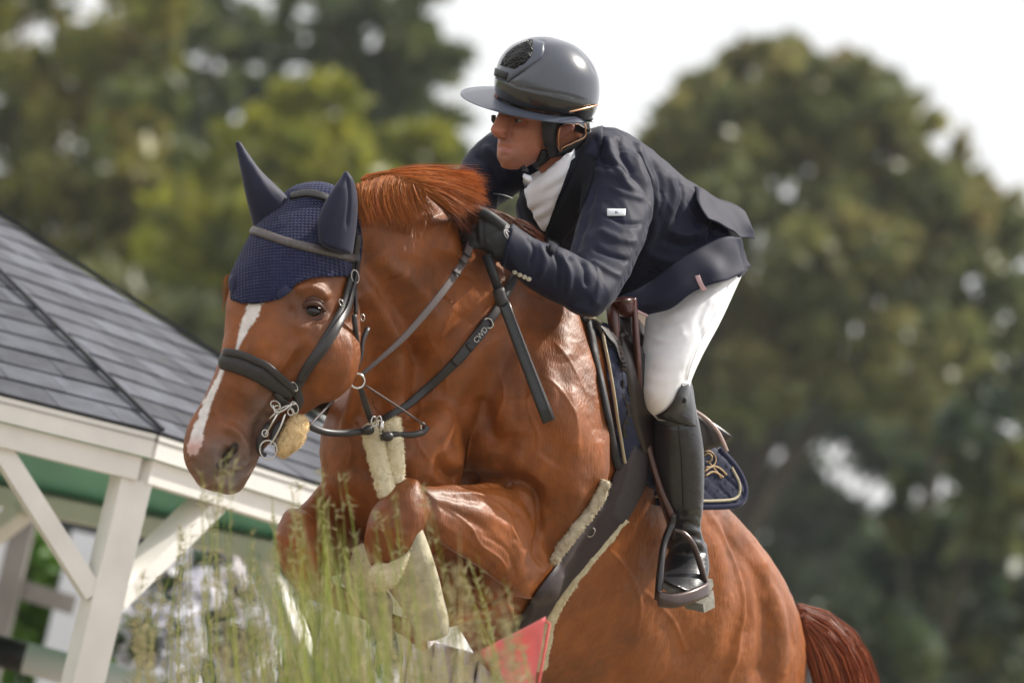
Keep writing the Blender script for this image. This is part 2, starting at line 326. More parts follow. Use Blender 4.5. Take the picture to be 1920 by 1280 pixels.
# to 3.3 mm everywhere
def subdiv(me, lv=1):
    o = bpy.data.objects.new('tmp', me); COL.objects.link(o); m = o.modifiers.new('s', 'SUBSURF'); m.levels = lv; m.render_levels = lv
    dg = bpy.context.evaluated_depsgraph_get(); out = bpy.data.meshes.new_from_object(o.evaluated_get(dg), depsgraph=dg)
    bpy.data.objects.remove(o); bpy.data.meshes.remove(me); return out
HM = subdiv(HM)
HS = [  # sculpting strokes, px of the photograph
 # --- head
 ([(552, 548), (575, 538), (600, 548), (612, 565)], 8, .010), ([(545, 600), (572, 616), (602, 606)], 8, .004),
 ([(540, 580), (560, 588)], 7, -.005), ([(583, 580)], 14, -.010), ([(530, 560), (545, 620), (530, 680)], 12, -.004),
 ([(560, 640), (520, 680), (478, 725), (450, 765)], 9, .006), ([(585, 650), (540, 700), (505, 745)], 10, -.005),
 ([(655, 600), (662, 660), (640, 715), (600, 752)], 8, .006), ([(640, 590), (640, 650), (615, 705), (580, 735)], 12, -.003),
 ([(500, 620), (470, 690), (440, 760)], 14, .004), ([(455, 735), (430, 790)], 12, -.004),
 ([(416, 800), (440, 808), (456, 832), (450, 862)], 7, .010), ([(436, 838), (430, 850), (420, 866)], 8, -.022), ([(400, 830), (402, 860), (412, 885)], 6, .004),
 ([(480, 868), (462, 880), (438, 889), (405, 893)], 3.4, -.006), ([(448, 826), (462, 842), (462, 866), (450, 880)], 5, .005), ([(398, 902), (425, 910), (450, 904)], 6, .004), ([(500, 770), (485, 800), (480, 830)], 6, -.005), ([(400, 770), (392, 810), (395, 840)], 6, -.003), ([(440, 905), (410, 915)], 8, .004), ([(480, 790), (490, 830)], 8, -.004),
 ([(355, 860), (375, 890)], 6, -.004), ([(470, 770), (490, 760), (510, 775)], 6, .004),
 ([(470, 640), (462, 668), (470, 700), (485, 722)], 2.2, .0022), ([(520, 720), (500, 750), (470, 790)], 2.2, .002), ([(560, 640), (530, 690), (500, 735)], 2, .0016),
 # --- neck
 ([(700, 430), (690, 480), (720, 540), (760, 600), (790, 660), (810, 720)], 15, -.024), ([(670, 560), (700, 640), (710, 740), (690, 830)], 22, -.030), ([(760, 640), (790, 720), (770, 800)], 26, -.022),
 ([(830, 400), (850, 450), (840, 490)], 26, .018), ([(690, 500), (740, 590), (760, 680), (750, 770)], 18, .010), ([(700, 480), (740, 520)], 14, .008),
 ([(900, 560), (840, 660), (780, 760), (730, 830)], 22, -.016), ([(870, 500), (830, 560)], 18, -.012), ([(780, 430), (760, 500), (800, 560)], 20, .008),
 ([(940, 560), (900, 640), (850, 740), (810, 830)], 20, .010), ([(660, 450), (672, 520), (668, 560)], 10, -.012),
 ([(700, 850), (760, 880)], 26, .010), ([(640, 860), (700, 890), (780, 895)], 14, -.010),
 # --- shoulder
 ([(960, 600), (1010, 700), (1060, 790), (1070, 880), (1040, 960)], 22, .012), ([(1085, 640), (1110, 740), (1130, 830)], 12, -.006),
 ([(900, 740), (915, 790), (930, 840)], 12, -.010), ([(1000, 640), (985, 720), (960, 800), (930, 880)], 16, -.010), ([(960, 740), (960, 820)], 20, .008),
 ([(860, 760), (880, 830), (860, 890)], 16, .010), ([(820, 850), (850, 895), (950, 900), (1000, 915), (1020, 960)], 9, -.016), ([(1040, 600), (1060, 680)], 16, .006),
 ([(1030, 860), (1000, 900)], 14, .008), ([(1090, 900), (1060, 1000), (1020, 1080)], 12, .010), ([(975, 905), (1004, 935), (1012, 985), (1005, 1030), (1022, 1070)], 4.5, -.009),
 ([(1060, 720), (1075, 780), (1068, 850)], 10, .005), ([(870, 860), (930, 850), (985, 870)], 12, .006),
 # --- near forearm: tendons and veins
 ([(800, 925), (870, 935), (940, 945), (985, 975)], 5, -.005), ([(805, 940), (860, 965), (900, 985), (925, 1010)], 6, -.008), ([(800, 960), (850, 1000), (900, 1030), (950, 1060)], 7, .006),
 ([(870, 950), (930, 975), (975, 1010), (985, 1060)], 7, .006), ([(850, 1000), (900, 1040), (940, 1085)], 5, -.006), ([(788, 928), (800, 950), (802, 980), (812, 1000)], 4, .006),
 ([(850, 920), (910, 925), (970, 945), (995, 990)], 3, .003), ([(900, 1000), (950, 1030), (970, 1090)], 3, -.004), ([(960, 1010), (975, 1040), (965, 1070)], 5, .005),
 ([(740, 945), (760, 965), (755, 1000)], 8, -.006), ([(715, 950), (710, 1000)], 8, .005),
 # --- barrel, flank, croup
 ([(1330, 960), (1365, 1020), (1390, 1080), (1397, 1140), (1385, 1200), (1360, 1280)], 5, .006), ([(1350, 970), (1380, 1040), (1402, 1110), (1405, 1160), (1390, 1220)], 9, -.007),
 ([(1410, 1020), (1440, 1080), (1462, 1150), (1465, 1220), (1455, 1300)], 10, .008), ([(1380, 1000), (1420, 1070), (1440, 1150), (1430, 1240), (1410, 1300)], 12, -.009),
 ([(1330, 985), (1350, 1060), (1355, 1140), (1330, 1240)], 12, .004), ([(1440, 1070), (1475, 1150), (1490, 1230)], 6, -.004),
 ([(1150, 1060), (1200, 1170), (1220, 1280)], 30, .006), ([(1060, 1160), (1130, 1230), (1180, 1300)], 14, -.004), ([(1250, 1160), (1290, 1240)], 24, -.006),
]
strokes(HM, [(h_[0], h_[1], h_[2]*(.55 if (min(q[0] for q in h_[0]) > 780 and min(q[1] for q in h_[0]) > 915 and max(q[0] for q in h_[0]) < 1000) else 2.0 if min(q[0] for q in h_[0]) > 1300 else 1.12))+tuple(h_[3:]) for h_ in HS]+[([(825, 1045), (860, 1085), (915, 1112)], 20, -.075, (-.27, .3)), ([(800, 1015), (815, 1060)], 12, -.03, (-.30, .3))])
VE = [([(1000, 600), (985, 650), (1005, 700), (990, 760), (1010, 820), (1000, 870)], 2.6, .0022), ([(1010, 700), (1050, 730), (1080, 780), (1085, 840)], 2.4, .0022), ([(960, 640), (935, 690), (945, 740), (925, 800)], 2.4, .0018), ([(820, 560), (800, 620), (830, 680), (840, 740)], 2.4, .0018), ([(1040, 640), (1070, 680), (1100, 740)], 2.2, .002),
 ([(1120, 1010), (1170, 1060), (1200, 1130), (1190, 1200)], 3, .0022), ([(1200, 1100), (1260, 1160), (1290, 1230)], 3, .002), ([(880, 920), (920, 935), (950, 960), (965, 1000), (985, 1030)], 2.2, .0028), ([(830, 950), (880, 985), (900, 1020), (940, 1050), (955, 1085)], 2.2, .0026), ([(760, 700), (790, 760), (780, 820), (810, 870)], 2.6, .002), ([(640, 790), (660, 840), (650, 880)], 2.6, .002),
 ([(930, 560), (915, 600), (925, 640)], 14, -.006), ([(1025, 680), (1035, 740), (1020, 800)], 10, .004), ([(980, 660), (975, 730), (985, 790)], 8, .004), ([(720, 500), (760, 520), (800, 560), (815, 610)], 9, .005), ([(740, 470), (790, 480), (830, 510)], 8, .004)]
strokes(HM, VE)
noise_disp(HM, .0024, 11, lambda x, y, w: ((x > 660)&(w > -.5))*1.0); noise_disp(HM, .0018, 24); noise_disp(HM, .0007, 70)
co, no = get_np(HM); x, y, w_ = proj(co)
n1 = hashn(co, 9); n2 = hashn(co, 30); n3 = hashn(co, 160); facing = -(no@nFW)
base = np.array([.252, .072, .0115]); n4 = hashn(co*np.array([1, .35, .35]), 75); rgb = base[None, :]*(.62+.62*n1+.36*(n2-.5)+.22*(n4-.5))[:, None]
dark = np.array([.085, .040, .028])
def mixc(rgb, c, m): m = np.clip(m, 0, 1)[:, None]; return rgb*(1-m)+np.array(c)[None, :]*m
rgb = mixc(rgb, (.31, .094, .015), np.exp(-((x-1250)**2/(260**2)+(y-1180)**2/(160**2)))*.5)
mz = np.exp(-(((x-425)/75)**2+((y-880)/62)**2)**1.3)+.8*np.exp(-(((x-490)/32)**2+((y-785)/55)**2))   # grey-brown muzzle and chin
rgb = mixc(rgb, (.15, .105, .088), mz*(w_ < 0)*(.85+.5*n2))
rgb = mixc(rgb, (.10, .05, .035), np.exp(-(((x-580)/48)**2+((y-583)/32)**2))*.75*(w_ < 0))
rgb = mixc(rgb, (.02, .012, .010), np.clip((10.5-seg_dist(x, y, [(440, 838), (430, 852), (414, 872)])[0])/4, 0, 1)*(w_ < 0))
headm = (w_ < -.4)
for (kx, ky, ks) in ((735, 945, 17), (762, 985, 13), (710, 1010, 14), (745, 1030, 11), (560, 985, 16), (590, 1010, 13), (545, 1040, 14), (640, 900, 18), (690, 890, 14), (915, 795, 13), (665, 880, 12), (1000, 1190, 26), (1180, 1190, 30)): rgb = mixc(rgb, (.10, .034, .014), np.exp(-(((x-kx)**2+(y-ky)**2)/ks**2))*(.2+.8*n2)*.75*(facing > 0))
def blaze(poly, jag):
    p = cr_interp(poly, 6); r, par = seg_dist(x, y, p); wd = np.interp(par, np.linspace(0, 1, len(p)), p[:, 2])
    return np.clip((wd*(.75+.6*hashn(co, jag)+.25*hashn(co, 340))-r)/3.0, 0, 1)*headm*(facing > .0)
bl = np.maximum(blaze([(482, 560, 12.5), (472, 585, 11.5), (460, 612, 9), (449, 640, 5), (440, 668, 2)], 150), blaze([(424, 672, 2), (412, 705, 5), (398, 735, 6.5), (384, 770, 8), (374, 800, 8.5), (367, 825, 11), (362, 842, 10)], 150))
rgb = mixc(rgb, (.72, .68, .66), bl)
rgb = mixc(rgb, (.62, .36, .33), bl*np.clip((y-812)/25, 0, 1)*.9)
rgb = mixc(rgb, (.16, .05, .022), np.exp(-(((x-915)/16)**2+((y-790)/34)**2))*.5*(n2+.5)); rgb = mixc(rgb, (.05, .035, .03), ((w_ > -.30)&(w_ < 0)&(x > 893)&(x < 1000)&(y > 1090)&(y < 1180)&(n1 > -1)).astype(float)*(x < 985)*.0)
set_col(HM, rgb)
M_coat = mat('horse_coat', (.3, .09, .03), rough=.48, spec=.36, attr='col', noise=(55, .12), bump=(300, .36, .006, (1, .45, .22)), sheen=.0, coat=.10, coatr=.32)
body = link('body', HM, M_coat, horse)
HB = bvh_of(HM); 
# bvh was taken after the parent shift: rebuild it in world space
def world_bvh(o):
    me = o.data; co, _ = get_np(me); co = co+np.array(TL(o.parent)) if o.parent else co
    me.calc_loop_triangles(); t = np.empty(len(me.loop_triangles)*3, np.int32); me.loop_triangles.foreach_get('vertices', t)
    return BVHTree.FromPolygons(co.tolist(), t.reshape(-1, 3).tolist())
HB = world_bvh(body)
# ------------------------------------------------------------------ surface patches
def ppoly(L, n, closed=False):
    """n points evenly spread along a px polyline (smoothed)"""
    p = np.array(L, float)
    if closed: p = np.vstack([p, p[:1]])
    if len(p) > 2 and not closed: p = cr_interp(p, 8)
    s = np.concatenate([[0], np.cumsum(np.linalg.norm(np.diff(p, axis=0), axis=1))]); t = np.linspace(0, s[-1], n)
    return np.stack([np.interp(t, s, p[:, k]) for k in range(p.shape[1])], 1)
def patch(b, L, R, nu=24, nv=10, off=.004, th=.004, wfn=None, edge=1.0, closed=False, puff=0, sm=1, w0=None, disp=None):
    """sheet between two px outlines, laid on surface b (or at depth wfn(px,py)), given a thickness; returns MB"""
    A, B = ppoly(L, nu, closed), ppoly(R, nu, closed); pts = np.zeros((nu, nv, 3)); N = np.zeros((nu, nv, 3)); XY = np.zeros((nu, nv, 2))
    for i in range(nu):
        for j in range(nv):
            q = A[i]+(B[i]-A[i])*j/(nv-1); XY[i, j] = q[:2]
            if wfn is not None: pts[i, j] = Q(q[0], q[1], wfn(q[0], q[1])); N[i, j] = -nFW
            elif b is None: pts[i, j] = Q(*q); N[i, j] = -nFW
            else: h, n_ = on(b, q[0], q[1], off, w0); pts[i, j] = h; N[i, j] = n_
    for _ in range(sm):
        for X in (pts, N):
            X[1:-1, 1:-1] = X[1:-1, 1:-1]*.4+.15*(X[:-2, 1:-1]+X[2:, 1:-1]+X[1:-1, :-2]+X[1:-1, 2:])
    N /= np.linalg.norm(N, axis=2)[..., None]+1e-9
    u = np.linspace(0, 1, nu)[:, None]; v = np.linspace(0, 1, nv)[None]
    e = np.minimum(1, np.minimum(np.minimum(u, 1-u)*nu/2.0 if not closed else 1, np.minimum(v, 1-v)*nv/2.0))
    h = th*(e**.5 if edge else 1)+puff*np.sin(np.pi*v)*(np.sin(np.pi*u)**.5 if not closed else 1)
    if disp is not None: h = h+disp(XY)
    top = pts+N*(h[..., None]); bot = pts-N*.001
    V = np.vstack([top.reshape(-1, 3), bot.reshape(-1, 3)]); k = nu*nv; f = []
    for i in range(nu-1):
        for j in range(nv-1):
            a = i*nv+j; f.append((a, a+nv, a+nv+1, a+1)); f.append((k+a, k+a+1, k+a+nv+1, k+a+nv))
    for i in range(nu-1):
        for j in (0, nv-1):
            a = i*nv+j; q = (a, k+a, k+a+nv, a+nv); f.append(q if j == 0 else q[::-1])
    if not closed:
        for j in range(nv-1):
            for i in (0, nu-1):
                a = i*nv+j; q = (a, a+1, k+a+1, k+a); f.append(q if i == 0 else q[::-1])
    mb = MB(); mb.add(V, f); return mb
def merge(*mbs):
    m = MB()
    for b in mbs: m.add(b.v, b.f)
    return m
def inpoly(x, y, poly):
    p = np.array(poly, float); r = np.zeros(x.shape, bool); j = len(p)-1
    for i in range(len(p)):
        c = ((p[i, 1] > y) != (p[j, 1] > y)) & (x < (p[j, 0]-p[i, 0])*(y-p[i, 1])/(p[j, 1]-p[i, 1]+1e-9)+p[i, 0]); r ^= c; j = i
    return r
# ------------------------------------------------------------------ the rider
M_jacket = mat('navy_jacket_cloth', (.0046, .0064, .0240), rough=.62, spec=.26, noise=(30, .2), bump=(420, .35, .002), sheen=.10)
M_lapel = mat('jacket_lapel_cloth', (.006, .007, .012), rough=.8, spec=.2, noise=(60, .2), sheen=.05)
M_white = mat('white_breeches', (.92, .92, .95), rough=.72, spec=.25, noise=(40, .03), bump=(300, .15, .002), sheen=.2)
M_shirt = mat('white_shirt', (.74, .75, .82), rough=.8, spec=.2, noise=(30, .04), bump=(90, .35, .004))
M_skin = mat('skin', (.36, .145, .085), rough=.5, spec=.4, attr='col', bump=(420, .35, .002), sss=.08, noise=(160, .10))
M_boot = mat('black_boot_leather', (.017, .017, .020), rough=.30, spec=.5, noise=(60, .3), bump=(60, .35, .004, (1, 1, 2.6)), coat=.25, coatr=.25)
M_glove = mat('black_glove', (.012, .013, .016), rough=.55, spec=.4, bump=(260, .3, .002))
M_helm = mat('helmet_gloss', (.020, .023, .032), rough=.26, spec=.6, coat=.6, coatr=.09, attr='col')
M_visor = mat('helmet_visor', (.07, .082, .115), rough=.34, spec=.5, noise=(200, .04), coat=.3, coatr=.2)
M_black = mat('black_plastic', (.012, .012, .013), rough=.5, spec=.4, bump=(300, .2, .001))
M_copper = mat('rose_gold', (.75, .42, .25), rough=.28, metal=.9)
M_steel = mat('steel', (.62, .60, .57), rough=.22, metal=1, noise=(90, .1))
M_leather = mat('black_bridle_leather', (.022, .019, .019), rough=.42, spec=.5, noise=(120, .25), bump=(400, .2, .001), coat=.12, coatr=.3)
M_brown = mat('brown_saddle_leather', (.060, .014, .009), rough=.30, spec=.55, noise=(40, .25), bump=(200, .2, .001), coat=.35, coatr=.2)
M_sole = mat('boot_sole_rubber', (.17, .16, .13), rough=.8, noise=(60, .3))
rider = empty('person', Q(1290, 1120, .35), 'rider in navy jacket, white breeches, black boots and dark helmet leaning over the horse', 'rider')
torso = [(1122, 238, 1044, 322, .18, .072), (1165, 246, 972, 372, .21, .17), (1222, 282, 985, 440, .25, .185), (1268, 322, 1040, 505, .30, .17), (1310, 352, 1095, 550, .35, .165), (1348, 385, 1150, 572, .40, .165), (1378, 428, 1205, 582, .43, .175), (1398, 480, 1275, 560, .44, .18), (1400, 505, 1345, 545, .44, .17)]
uarm = [(1120, 285, 1205, 305, .09, .075), (1104, 335, 1226, 372, .04, .078), (1085, 410, 1214, 435, -.04, .072), (1068, 475, 1188, 500, -.12, .066), (1055, 520, 1160, 550, -.185, .06), (1052, 555, 1128, 586, -.21, .05)]
farm = [(1100, 490, 1098, 588, -.21, .055), (1050, 464, 1050, 572, -.23, .056), (1005, 448, 992, 540, -.26, .05), (975, 432, 958, 510, -.285, .046), (960, 420, 940, 497, -.295, .043)]
oarm = [(1010, 238, 1020, 350, .35, .09), (940, 240, 990, 352, .38, .085), (890, 275, 962, 368, .37, .072), (860, 325, 930, 392, .31, .065), (868, 395, 928, 440, .22, .06), (900, 455, 945, 490, .1, .05)]
thigh = [(1262, 535, 1398, 500, .37, .12), (1216, 580, 1386, 528, .31, .105), (1206, 640, 1352, 602, .235, .092), (1200, 690, 1318, 665, .185, .08), (1201, 735, 1296, 715, .165, .07), (1212, 765, 1290, 748, .165, .062), (1228, 782, 1282, 775, .175, .045)]
shaft = [(1226, 740, 1298, 722, .20, .058), (1222, 785, 1306, 768, .21, .062), (1222, 835, 1318, 828, .225, .062), (1229, 885, 1321, 885, .245, .058), (1240, 940, 1319, 945, .27, .050), (1250, 985, 1314, 988, .30, .044), (1250, 1025, 1322, 1020, .325, .044)]
def shrink(st, k, t=.85):
    o = []
    for s in st:
        cx, cy = (s[0]+s[2])/2, (s[1]+s[3])/2; o.append((cx+(s[0]-cx)*k, cy+(s[1]-cy)*k, cx+(s[2]-cx)*k, cy+(s[3]-cy)*k, s[4], s[5]*t))
    return o
head_st = [(955, 110, 1085, 105, .13, .055), (934, 145, 1108, 140, .125, .072), (928, 185, 1112, 185, .12, .077), (934, 212, 1102, 212, .115, .075, .015), (938, 232, 1092, 238, .11, .072, .02), (934, 256, 1070, 264, .10, .066, .022), (932, 279, 1038, 286, .09, .056, .022), (932, 295, 1016, 298, .078, .044, .02), (939, 308, 992, 310, .072, .030, .012)]
bm_ = MB(); loft(bm_, head_st, n=5, seg=36, cap=(.7, .45))
loft(bm_, [(933, 214, 960, 216, .050, .012), (926, 230, 954, 234, .040, .015), (919.5, 243, 952, 247, .033, .020), (925, 253, 950, 257, .036, .019)], n=4, seg=20, cap=(.4, .5))
loft(bm_, [(1005, 250, 1098, 238, .125, .058), (1005, 300, 1098, 262, .14, .060), (1020, 340, 1110, 296, .17, .068), (1040, 400, 1150, 350, .24, .08)], n=4, seg=28)
loft(bm_, shrink(torso[:-2], .78, .78)); loft(bm_, shrink(uarm, .7, .7)); loft(bm_, shrink(farm, .72, .72)); loft(bm_, shrink(oarm, .8)); loft(bm_, shrink(thigh, .80, .8)); loft(bm_, shrink(shaft, .8))
loft(bm_, [(965, 435, 950, 490, -.295, .03), (935, 425, 925, 480, -.30, .026), (910, 425, 905, 465, -.305, .02)])   # hand inside the glove
# off leg on the far side of the horse
offleg = [(1180, 560, 1330, 520, .62, .11), (1130, 620, 1270, 590, .74, .10), (1090, 690, 1210, 670, .84, .085), (1080, 740, 1180, 735, .88, .07), (1090, 800, 1180, 800, .90, .06), (1110, 900, 1185, 900, .92, .05), (1130, 980, 1185, 985, .93, .042), (1120, 1030, 1200, 1040, .92, .045)]
loft(bm_, shrink(offleg, .86, .86))
RM = remesh(bm_, .0036); smooth(RM, 7)
strokes(RM, [([(934, 275), (948, 276.5), (962, 279.5)], 1.7, -.0040), ([(936, 283), (948, 285), (957, 287)], 2.6, .0035), ([(935, 268), (948, 270), (958, 273)], 2.6, .0030), ([(953, 248), (962, 262), (968, 278)], 3.0, -.0028),
 ([(958, 226), (972, 228), (990, 228)], 5.5, -.0075), ([(950, 218), (972, 214), (996, 219)], 4, .004), ([(985, 243), (1000, 250)], 8, .0045), ([(962, 258), (985, 272)], 9, -.003), ([(944, 252), (949, 256)], 2.4, -.004), ([(940, 246), (948, 243), (953, 249)], 2.4, .002), ([(940, 293), (950, 291)], 4, -.002), ([(942, 303), (958, 305)], 6, .003), ([(1000, 290), (1012, 272)], 7, .003),
 ([(1060, 300), (1035, 325)], 5, .004), ([(962, 232), (975, 235), (988, 234)], 2, -.0018)])
co, no = get_np(RM); x, y, w_ = proj(co); n2 = hashn(co, 60); n3 = hashn(co, 400)
rgb = np.array([.37, .140, .078])[None]*(.88+.22*n2+.12*(n3-.5))[:, None]
rgb = mixc(rgb, (.21, .115, .085), np.exp(-(((x-950)/30)**2+((y-296)/14)**2)**1.5)*.42*(y > 262)); rgb = mixc(rgb, (.24, .13, .10), np.exp(-(((x-948)/12)**2+((y-264)/5)**2))*.45)
rgb = mixc(rgb, (.40, .15, .13), np.clip((4.2-seg_dist(x, y, [(935, 279), (950, 281), (960, 284)])[0])/2.2, 0, 1)*.8)
rgb = mixc(rgb, (.42, .13, .09), np.exp(-(((x-930)/13)**2+((y-246)/9)**2))*.5); rgb = mixc(rgb, (.05, .03, .025), np.clip((2.6-seg_dist(x, y, [(952, 219), (968, 215.5), (988, 219)])[0])/1.5, 0, 1)*.8)
set_col(RM, rgb); RB = world_bvh_tmp = None
rbody = link('body', RM, M_skin, rider); RB = world_bvh(rbody)
mb = MB(); ball(mb, Q(972, 226.5, .040), (.0085, .0050, .009)); build('eye', mb, mat('eye_white', (.30, .25, .22), rough=.15, spec=.6), rider)
mb = MB(); ball(mb, Q(968, 226.5, .0320), (.0038, .0042, .004)); build('iris', mb, mat('dark_iris', (.02, .012, .01), rough=.1), rider)
# breeches
mb = MB(); loft(mb, thigh, n=5, seg=32, cap=(.6, .5)); loft(mb, offleg[:4], n=4, seg=24); ball(mb, Q(1322, 520, .44), (.075, .07, .15))
BM = remesh(mb, .0045); smooth(BM, 9)
strokes(BM, [([(1225, 560), (1262, 590), (1290, 640)], 5, .0012), ([(1212, 690), (1250, 700), (1290, 690)], 5, -.0012), ([(1208, 705), (1245, 716), (1288, 706)], 4, .0010), ([(1330, 560), (1310, 600), (1318, 640)], 5, -.003), ([(1216, 630), (1250, 640), (1290, 625)], 4, .002), ([(1345, 545), (1320, 610), (1290, 680), (1283, 720)], 1.6, -.0015), ([(1225, 600), (1290, 580), (1350, 560)], 6, .0025), ([(1225, 612), (1280, 600)], 4, -.003), ([(1215, 650), (1270, 640)], 5, -.0012), ([(1250, 770), (1275, 735), (1290, 700)], 6, -.003), ([(1210, 720), (1230, 750)], 9, .003), ([(1360, 545), (1340, 590)], 4, .002), ([(1370, 532), (1345, 548)], 3, -.003)])
breeches = link('breeches', BM, M_white, rider)
# boots
mb = MB(); loft(mb, shaft, n=5, seg=32, cap=(.05, .6)); loft(mb, [(1262, 705, 1296, 712, .215, .035), (1240, 742, 1301, 735, .205, .056), (1232, 770, 1304, 765, .21, .06)], n=4, seg=24, cap=(.6, .5))
loft(mb, [(1262, 1015, 1326, 1025, .36, .042), (1248, 1045, 1330, 1070, .33, .046), (1240, 1068, 1318, 1100, .27, .044), (1238, 1080, 1300, 1108, .21, .038)], n=5, seg=28, cap=(.6, .8))
OM = remesh(mb, .004); smooth(OM, 7)
strokes(OM, [([(1228, 795), (1262, 800), (1300, 790)], 3, -.004), ([(1230, 785), (1262, 790), (1302, 780)], 3.5, .003), ([(1262, 745), (1270, 770), (1262, 800)], 3, -.003), ([(1282, 750)], 5, .004),
  ([(1275, 850), (1278, 900), (1280, 950), (1278, 990)], 2.2, -.0016), ([(1255, 850), (1300, 845)], 3, .001), ([(1262, 985), (1290, 980), (1316, 990)], 3, -.005), ([(1258, 995), (1290, 993), (1318, 1000)], 3, .004), ([(1262, 1008), (1290, 1003), (1320, 1012)], 3, -.005), ([(1262, 1020), (1295, 1015), (1322, 1025)], 3, .0035), ([(1270, 1035), (1300, 1028), (1325, 1038)], 3, -.004), ([(1275, 970), (1300, 965), (1316, 972)], 3, -.003), ([(1280, 955), (1318, 950)], 3, .002)])
boot = link('boot', OM, M_boot, rider)
mb = MB(); strap(mb, world_bvh(boot), [(1272, 800), (1277, 850), (1280, 900), (1281, 950)], .004, .0012, .0005, sm=2); build('zip', mb, M_black, boot)
mb = MB(); strap(mb, world_bvh(breeches), [(1368, 532), (1345, 580), (1318, 630), (1297, 680), (1288, 712)], .0014, .0005, .0003, sm=2); build('seam', mb, mat('seam_grey', (.66, .66, .7), rough=.8), breeches)
mb = MB(); loft(mb, [(1246, 1092, 1300, 1118, .20, .040), (1250, 1098, 1318, 1124, .27, .044), (1272, 1108, 1335, 1128, .34, .042)], n=4, seg=20, pw=3.5, cap=(.3, .3))
sole = MB(); V = np.array(mb.v); 
for (a, b, c_) in (((1243, 1087), (1306, 1112), .20), ): pass
def slab(pts, th):                                # convex outline (px,py,w) swept by th px downwards in the picture
    m = MB(); n = len(pts); v = [Q(*p) for p in pts]+[Q(p[0]+th*.15, p[1]+th, p[2]) for p in pts]
    return m.add(v, [tuple(range(n))[::-1], tuple(range(n, 2*n))]+[(i, (i+1) % n, n+(i+1) % n, n+i) for i in range(n)])
build('sole', slab([(1240, 1090, .185), (1262, 1104, .175), (1296, 1100, .20), (1332, 1092, .40), (1336, 1085, .42), (1300, 1078, .43), (1265, 1080, .36), (1245, 1082, .26)], 13), M_sole, boot, smooth=False)
build('heel', slab([(1282, 1124, .33), (1318, 1132, .33), (1338, 1122, .38), (1337, 1105, .42), (1300, 1108, .42)], 16), M_sole, boot, smooth=False)
mb = MB(); loft(mb, [(1088, 790, 1182, 790, .90, .066), (1108, 900, 1188, 900, .92, .056), (1128, 985, 1188, 985, .93, .046), (1118, 1035, 1205, 1045, .92, .05), (1090, 1070, 1190, 1085, .86, .045), (1080, 1085, 1170, 1105, .78, .04)], cap=(.2, .6)); build('boot', mb, M_boot, rider)
_bb, _br = world_bvh(boot), world_bvh(breeches)
def wmin(x, y):
    d = (P(x, y, 10)-CAM).normalized(); r = [proj(np.array([h[0]]))[2][0] for h in (_bb.ray_cast(CAM, d), _br.ray_cast(CAM, d)) if h[0] is not None]
    return (min(r) if r else .2)-.006
build('boot_top', patch(None, [(1279, 719), (1270, 735), (1262, 752), (1246, 770), (1222, 783)], [(1293, 720), (1299, 738), (1302, 756), (1304, 778), (1305, 800)], 22, 9, th=.006, wfn=wmin, sm=2), M_boot, boot)
mb = MB(); ball(mb, Q(1283, 750, wmin(1283, 750)-.006), (.0055, .007, .003)); build('boot_stud', mb, M_black, boot)
# jacket
mb = MB(); loft(mb, torso, n=5, seg=44, cap=(.3, .15)); loft(mb, uarm, n=5, seg=30, cap=(.7, .6)); loft(mb, farm, n=5, seg=30, cap=(.6, .05)); loft(mb, oarm, n=5, seg=28, cap=(.5, .3))
loft(mb, [(1096, 272, 1175, 262, .14, .09), (1070, 330, 1222, 340, .10, .09)], n=3, cap=(.5, .5))          # shoulder
JM = remesh(mb, .0048); smooth(JM, 9)
co, _ = get_np(JM); x, y, w_ = proj(co); wt = np.zeros(len(co))
for (bx, by, br) in ((1195, 480, 34), (1165, 540, 34), (1222, 410, 34), (1150, 300, 70), (1200, 360, 50), (1090, 330, 50), (1000, 340, 50), (1090, 540, 30)): wt = np.maximum(wt, np.exp(-((x-bx)**2+(y-by)**2)/(2*(br*.6)**2)))
smooth(JM, 14, .5, 0, wt); JM = subdiv(JM)
